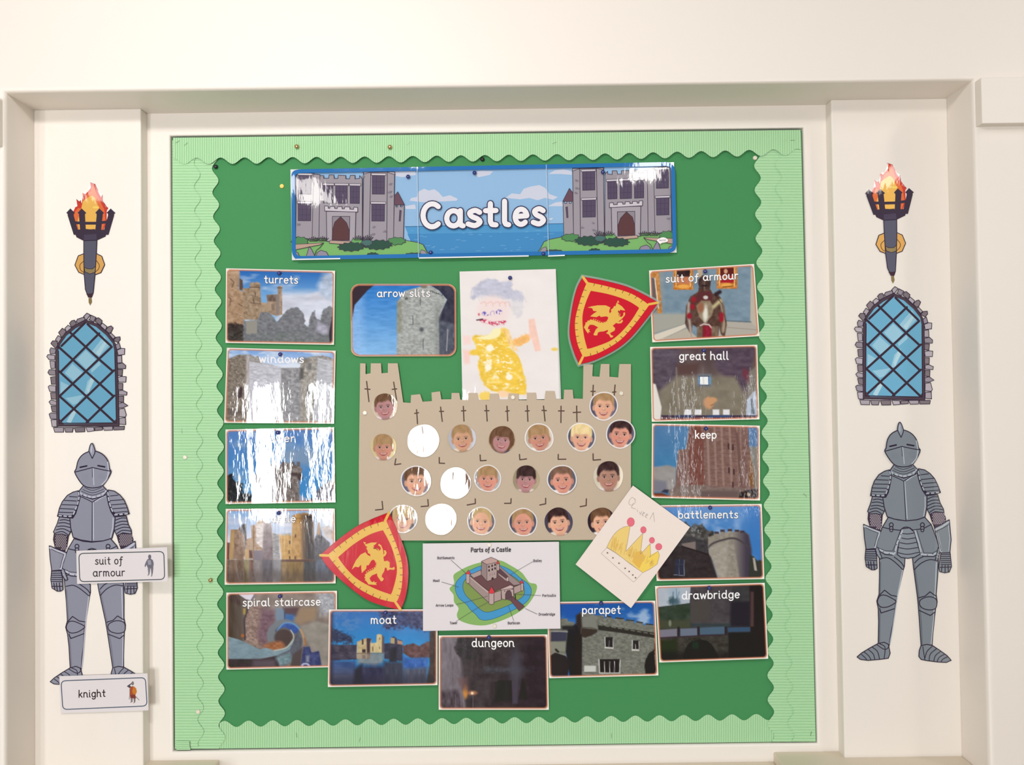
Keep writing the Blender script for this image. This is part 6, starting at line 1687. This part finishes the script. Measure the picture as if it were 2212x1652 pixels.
def diagram():
    ox, oy, k = 900, 1160, 6.9125
    q = [(92, 95), (2125, 68), (2148, 1365), (95, 1400)]
    y = LEV(4)
    o = prism('castle_diagram', [[(ox + x / k, oy + t / k) for x, t in q]], y, y + 0.0008, M_PAPER)
    tag(o, 'white sheet titled Parts of a Castle with a labelled drawing of a moated castle', 'poster')
    a = Art(y - 0.00006).view(ox, oy, k)
    a.poly(q, (224, 217, 220))
    G, B, GR = (134, 176, 100), (68, 148, 198), (126, 148, 78)
    st, ol = (172, 150, 146), (74, 56, 60)
    a.poly(crv([(490, 770), (560, 690), (550, 570), (640, 500), (780, 430), (940, 380), (1110, 350), (1260, 350), (1400, 420), (1560, 520), (1640, 620), (1690, 680), (1780, 700), (1795, 770), (1740, 900), (1620, 1050), (1420, 1180), (1200, 1270), (1000, 1318), (800, 1300), (640, 1240), (600, 1160), (625, 1060), (560, 970), (550, 860)], 4), G)
    a.poly(crv([(575, 750), (600, 660), (700, 560), (850, 470), (1000, 420), (1200, 410), (1400, 490), (1560, 620), (1660, 690), (1712, 780), (1690, 900), (1600, 1000), (1400, 1110), (1200, 1200), (1040, 1240), (940, 1220), (880, 1150), (800, 1080), (740, 1000), (640, 920), (590, 830)], 4), B, (40, 92, 130), 7)
    a.poly(crv([(690, 740), (720, 640), (820, 570), (1000, 500), (1200, 480), (1400, 560), (1560, 680), (1610, 780), (1590, 880), (1480, 960), (1340, 1030), (1180, 1090), (1040, 1120), (940, 1070), (830, 960), (730, 860)], 4), GR, (40, 92, 110), 7)
    a.poly([(790, 600), (960, 500), (1230, 440), (1400, 580), (1560, 700), (1450, 740), (1240, 780), (1100, 850), (880, 660)], (104, 70, 72), ol, 6)
    a.poly([(800, 560), (960, 490), (970, 560), (850, 610)], st, ol, 6)
    a.poly([(1225, 420), (1560, 700), (1545, 705), (1450, 720), (1370, 650), (1210, 480)], (150, 130, 130), ol, 6)
    a.poly([(1245, 470), (1370, 590), (1360, 620), (1330, 615), (1220, 520)], (92, 64, 70), ol, 5); a.poly([(1215, 530), (1335, 620), (1340, 660), (1220, 560)], st, ol, 5); a.poly([(1335, 620), (1368, 585), (1372, 650), (1345, 665)], (190, 170, 166), ol, 5)
    a.poly([(970, 370), (1050, 405), (1050, 660), (965, 560)], (146, 128, 126), ol, 7)
    a.poly([(1050, 405), (1205, 370), (1195, 610), (1050, 660)], st, ol, 7)
    a.poly([(965, 362), (1110, 300), (1205, 340), (1205, 372), (1050, 408)], (186, 156, 150), ol, 7)
    a.up()
    for x, t in ((1080, 440), (1127, 425), (1172, 410), (1082, 495), (1130, 480), (1172, 465)):
        a.poly([(x - 12, t + 18), (x - 12, t - 8), (x, t - 20), (x + 12, t - 8), (x + 12, t + 16)], (60, 44, 46))
    a.strokes([[(1095, 545), (1095, 575)], [(1130, 540), (1130, 568)], [(1163, 530), (1163, 558)]], 8, (130, 108, 106))
    a.poly([(1115, 640), (1118, 610), (1135, 596), (1150, 606), (1155, 628)], (60, 40, 42))
    def tower(x, y0, y1, w):
        a.poly([(x - w, y0), (x + w, y0), (x + w, y1 - 8), (x, y1), (x - w, y1 - 8)], (184, 160, 156), ol, 6)
    tower(1215, 400, 500, 18); a.poly([(1190, 398), (1215, 345), (1242, 398)], (210, 60, 68), ol, 4)
    a.poly([(790, 590), (1080, 810), (1085, 985), (760, 680)], (158, 138, 134), ol, 7)
    a.strokes([[(800, 600), (1075, 830)]], 16, (190, 168, 162))
    tower(765, 545, 690, 26); a.poly([(728, 552), (772, 490), (812, 552)], (210, 60, 68), ol, 4)
    a.poly([(1155, 830), (1260, 795), (1262, 935), (1155, 970)], st, ol, 7)
    a.poly([(1450, 745), (1565, 700), (1570, 800), (1455, 850)], st, ol, 6)
    tower(1575, 690, 805, 18); a.poly([(1535, 690), (1568, 635), (1600, 685)], (210, 60, 68), ol, 4)
    a.poly([(1245, 780), (1400, 715), (1445, 735), (1440, 770), (1290, 800)], (196, 170, 166), ol, 6)
    a.poly([(1262, 790), (1445, 765), (1450, 880), (1420, 900), (1320, 935), (1270, 920)], (180, 156, 152), ol, 7)
    a.poly([(1325, 925), (1325, 850), (1350, 800), (1390, 790), (1415, 830), (1425, 900)], (92, 66, 72), ol, 7)
    a.dots([(1315, 805), (1428, 775)], 9, (70, 50, 56))
    a.poly([(1390, 930), (1425, 880), (1610, 1035), (1530, 1100)], (106, 70, 76), ol, 6)
    a.poly([(1325, 920), (1420, 900), (1430, 930), (1390, 945)], (96, 70, 78), ol, 4); a.strokes([[(1470, 850), (1475, 930)]], 14, (40, 34, 34))
    tower(1117, 830, 1005, 36); a.poly([(1070, 830), (1120, 735), (1168, 828), (1120, 845)], (216, 58, 66), ol, 5)
    a.strokes([[(510, 340), (740, 545)], [(1735, 365), (1510, 495), (1400, 560)], [(370, 668), (530, 715), (625, 750)], [(590, 1005), (720, 975), (1060, 880)], [(585, 1260), (900, 1060), (1060, 975)], [(1855, 872), (1620, 860), (1450, 850)], [(1800, 1150), (1620, 1065)], [(1450, 1250), (1370, 1030)]], 5, (96, 92, 90), 0)
    a.text('Parts of a Castle', 812, 1405, 222, 214, 42, [(12, (62, 56, 58), 0, 0)])
    ink_ = (92, 84, 90)
    for t, x0, x1, b in (('Battlements', 310, 562, 328), ('Moat', 246, 340, 668), ('Arrow Loops', 286, 546, 1036), ('Tower', 495, 606, 1300), ('Barbican', 1362, 1542, 1300), ('Drawbridge', 1824, 2065, 1170), ('Portcullis', 1878, 2078, 890), ('Bailey', 1744, 1865, 370)):
        a.text(t, x0, x1, b, b - 3, 24, [(6.5, ink_, 0, 0)])
    a.build('print', M_PRINT, o)


diagram()


def crown():
    ox, oy, k = 1230, 1040, 5.9
    q = [(810, 50), (1537, 580), (785, 1612), (79, 1055)]
    y = LEV(4)
    o = prism('crown_drawing', [[(ox + x / k, oy + t / k) for x, t in q]], y, y + 0.0008, M_PAPER)
    tag(o, 'tilted white card with a pencil crown drawing headed Queen', 'drawing')
    a = Art(y - 0.00006).view(ox, oy, k)
    a.poly(q, (234, 220, 211))
    Y1, PC = (232, 202, 122), (150, 128, 110)
    crn = crv([(475, 840), (530, 730), (600, 640), (690, 580), (775, 565)], 4, False) + [(720, 890), (830, 770), (938, 655), (905, 925), (1030, 790), (1035, 935), (1020, 965), (1130, 885), (1148, 940), (1120, 1050), (1030, 1115), (935, 1160), (780, 1050), (590, 910)]
    a.poly(crn, Y1)
    a.poly([(830, 1000), (920, 920), (1020, 960), (1000, 830), (1030, 800), (1035, 935), (1130, 885), (1148, 940), (1120, 1050), (935, 1160), (860, 1100)], (238, 206, 96))
    a.poly([(800, 1020), (840, 900), (920, 880), (960, 960), (890, 1110)], (226, 180, 84))
    rr = random.Random(2)
    hat = []
    for _ in range(90):
        t = rr.random(); x = 520 + 560 * t; yb = 870 + 250 * t
        hat.append([(x, yb - rr.uniform(0, 60)), (x + rr.uniform(10, 50), yb - rr.uniform(90, 190) * (1 - 0.45 * t))])
    ins = lambda pt: bool(sdist(np.array([pt[0]]), np.array([pt[1]]), crn)[0] < -4)
    a.strokes([h for h in hat if ins(h[0]) and ins(h[1])], 7, (220, 180, 96), 0)
    a.stroke(crn + [crn[0]], 4.5, PC, 4)
    a.strokes([[(480, 840), (405, 915), (820, 1282), (935, 1160)], [(475, 835), (590, 905), (780, 1055), (935, 1160)]], 4, (168, 152, 140), 4)
    RDS = (226, 112, 128)
    for x, t, rx, ry in ((782, 515, 47, 56), (943, 615, 36, 42), (1052, 748, 34, 38), (1138, 830, 41, 42)):
        a.ell(x, t, rx, ry, RDS, 18, (206, 96, 112), 5)
    a.dots([(485, 908), (555, 972), (632, 1040), (710, 1105), (762, 1145), (808, 1190), (843, 1225)], 11, (120, 104, 98))
    a.strokes([crv([(835, 230), (800, 200), (765, 240), (760, 285), (800, 300), (838, 265), (835, 215)], 4, False), [(815, 270), (790, 330), (845, 350)], [(865, 355), (870, 385)], [(892, 385), (905, 420), (925, 375)], [(925, 420), (960, 400), (945, 385), (928, 430), (950, 440)], [(965, 440), (1000, 425), (985, 408), (968, 450), (990, 462)], [(1025, 480), (1070, 395), (1085, 510)]], 4.2, (158, 148, 142), 4)
    a.build('drawing', M_PRINT, o)


crown()


# ------------------------------------------------------------------ pins, tacks and staples
def ball(bm, r, sq=1.0):
    bmesh.ops.create_uvsphere(bm, u_segments=14, v_segments=8, radius=r)
    for v in bm.verts:
        v.co.y *= sq


PROTO = {}


def pin(px, py, kind, y, label, r=4.4):
    key = (kind, round(r, 1))
    if key not in PROTO:
        R = r * 1.26e-3
        bm = bmesh.new()
        if kind in ('blue', 'black', 'gold'):
            ball(bm, R, 0.9)
        else:
            bmesh.ops.create_cone(bm, cap_ends=True, segments=18, radius1=R, radius2=R * 0.86, depth=R * 0.7)
            bmesh.ops.rotate(bm, verts=bm.verts, matrix=Matrix.Rotation(math.pi / 2, 3, 'X'))
            bmesh.ops.bevel(bm, geom=bm.edges[:], offset=R * 0.12, segments=2, affect='EDGES')
        me = bpy.data.meshes.new('push_pin'); bm.to_mesh(me); bm.free()
        me.polygons.foreach_set('use_smooth', [kind in ('blue', 'black', 'gold')] * len(me.polygons))
        me.materials.append({'blue': M_BLUEPIN, 'black': M_BLACKPIN, 'gold': M_BRASS, 'white': M_WHITEPIN, 'yellow': M_YELLOWPIN}[kind])
        nb = bmesh.new()
        bmesh.ops.create_cone(nb, cap_ends=True, segments=8, radius1=0.0006, radius2=0.0006, depth=0.014)
        bmesh.ops.rotate(nb, verts=nb.verts, matrix=Matrix.Rotation(math.pi / 2, 3, 'X'))
        bmesh.ops.translate(nb, verts=nb.verts, vec=(0, R * 0.6 + 0.005, 0))
        nm = bpy.data.meshes.new('needle'); nb.to_mesh(nm); nb.free()
        nm.materials.append(M_STEEL)
        PROTO[key] = (me, nm, R)
    me, nm, R = PROTO[key]
    off = R * (0.8 if kind in ('blue', 'black', 'gold') else 0.36)
    P = at(px, py, y - off)
    o = bpy.data.objects.new('push_pin', me); COL.objects.link(o); o.location = P
    tag(o, label, 'pin', {'blue': 'blue ball pins', 'black': 'black pins', 'gold': 'brass tacks', 'white': 'white tacks', 'yellow': 'yellow tacks'}[kind])
    n = bpy.data.objects.new('needle', nm); COL.objects.link(n); n.parent = o


yb1 = LEV(1) - 0.0005
for px, py, w, lv in ((603, 590, 'top of the turrets card', 1), (605.3, 765.2, 'top of the windows card', 1), (600, 934.3, 'top of the tower card', 1), (602, 1108, 'top of the castle card', 1), (604.7, 1287.8, 'top of the spiral staircase card', 1), (832.5, 1323.5, 'top of the moat card', 2), (1056, 1376.5, 'top of the dungeon card', 1), (1298.5, 1302.6, 'top of the parapet card', 1), (1532, 1269.5, 'top of the drawbridge card', 2), (1534, 1096.4, 'top of the battlements card', 1), (1525.4, 925.6, 'top of the keep card', 1), (1520.4, 756.8, 'top of the great hall card', 1), (1523.4, 586, 'top of the suit of armour photo card', 1), (1101.8, 600, 'top of the child\'s painting', 1),
                      (881.5, 381.5, 'left part of the Castles banner', 1), (1025, 373.2, 'middle of the Castles banner, top edge', 1), (1302.5, 371.6, 'right castle on the Castles banner', 1), (930.5, 545.5, 'bottom edge of the Castles banner, left', 1), (1174, 548, 'bottom edge of the Castles banner, right', 1)):
    pin(px, py, 'blue', LEV(lv) - 0.0003 - (0.0014 if py in (545.5, 548) or 365 < py < 385 else 0), 'blue ball pin at the ' + w, 4.6)
pin(466, 360, 'black', 0.011, 'black pin in the top left corner of the green paper', 4.6)
pin(1042, 344, 'black', 0.011, 'black pin above the Castles banner, in the edge of the top border', 4.6)
pin(641, 316.5, 'gold', 0.0018, 'brass tack in the top border, above the left end of the banner', 4.9)
pin(842, 317.5, 'gold', 0.0018, 'brass tack in the top border, right of the other brass one', 4.9)
pin(454.5, 1253, 'gold', 0.0064, 'brass tack low in the left border, beside the castle card', 4.4)
pin(1631, 341, 'white', 0.011, 'pale tack in the top right corner of the green paper', 5)
pin(609, 402, 'yellow', 0.011, 'yellow tack in the green paper left of the Castles banner', 5)
pin(788.3, 891.5, 'white', LEV(2), 'white tack in the left tower of the paper castle', 4.8)
pin(1342, 849.5, 'white', LEV(2), 'white tack in the right tower of the paper castle', 4.8)
pin(1108, 858, 'white', LEV(2), 'white tack in a middle battlement of the paper castle', 4.8)
pin(400, 987.5, 'white', 0.0040, 'white tack halfway down the left border', 4.6)
pin(428, 1537, 'white', 0.0040, 'white tack near the bottom of the left border', 4.8)
pin(1057, 1176.5, 'white', LEV(4), 'white tack at the top of the Parts of a Castle sheet', 4.6)
pin(1068.5, 1352, 'white', LEV(4), 'white tack at the bottom of the Parts of a Castle sheet', 4.6)

bm = bmesh.new()
box_bm(bm, -0.0062, 0.0062, -0.0004, 0.0004, -0.00045, 0.00045)
box_bm(bm, -0.0062, -0.0053, 0.0004, 0.004, -0.00045, 0.00045)
box_bm(bm, 0.0053, 0.0062, 0.0004, 0.004, -0.00045, 0.00045)
stap = bpy.data.meshes.new('staple'); bm.to_mesh(stap); bm.free(); stap.materials.append(M_STEEL)
for px, py, ang, y, w in ((383.5, 306.5, 30, 0.0012, 'in the top left corner of the border'), (402, 311, 40, 0.0012, 'just right of the top left corner of the border'), (883, 309, 45, 0.0012, 'in the top border above the banner\'s left castle'), (1198, 308.5, 20, 0.0012, 'in the top border above the end of the title word'), (1712, 303, 4, 0.0012, 'in the top right corner of the border'), (393, 931, -80, 0.0036, 'in the left border beside the tower card'), (641, 1588, -80, 0.0084, 'in the bottom border below the spiral staircase card'), (777, 1598, 75, 0.0084, 'in the bottom border below the moat card'), (1321, 1589, -88, 0.0084, 'in the bottom border below the parapet card'), (1752, 1584, 80, 0.0036, 'in the bottom right corner of the border'), (1739, 1069, -45, 0.0036, 'in the right border beside the keep card'), (410, 1607, 88, 0.0010, 'in the bottom left corner patch')):
    o = bpy.data.objects.new('staple', stap); COL.objects.link(o)
    o.location = at(px, py, y); o.rotation_euler = (0, -math.radians(ang), 0)
    tag(o, 'small steel staple ' + w, 'staple', 'staples holding the border')
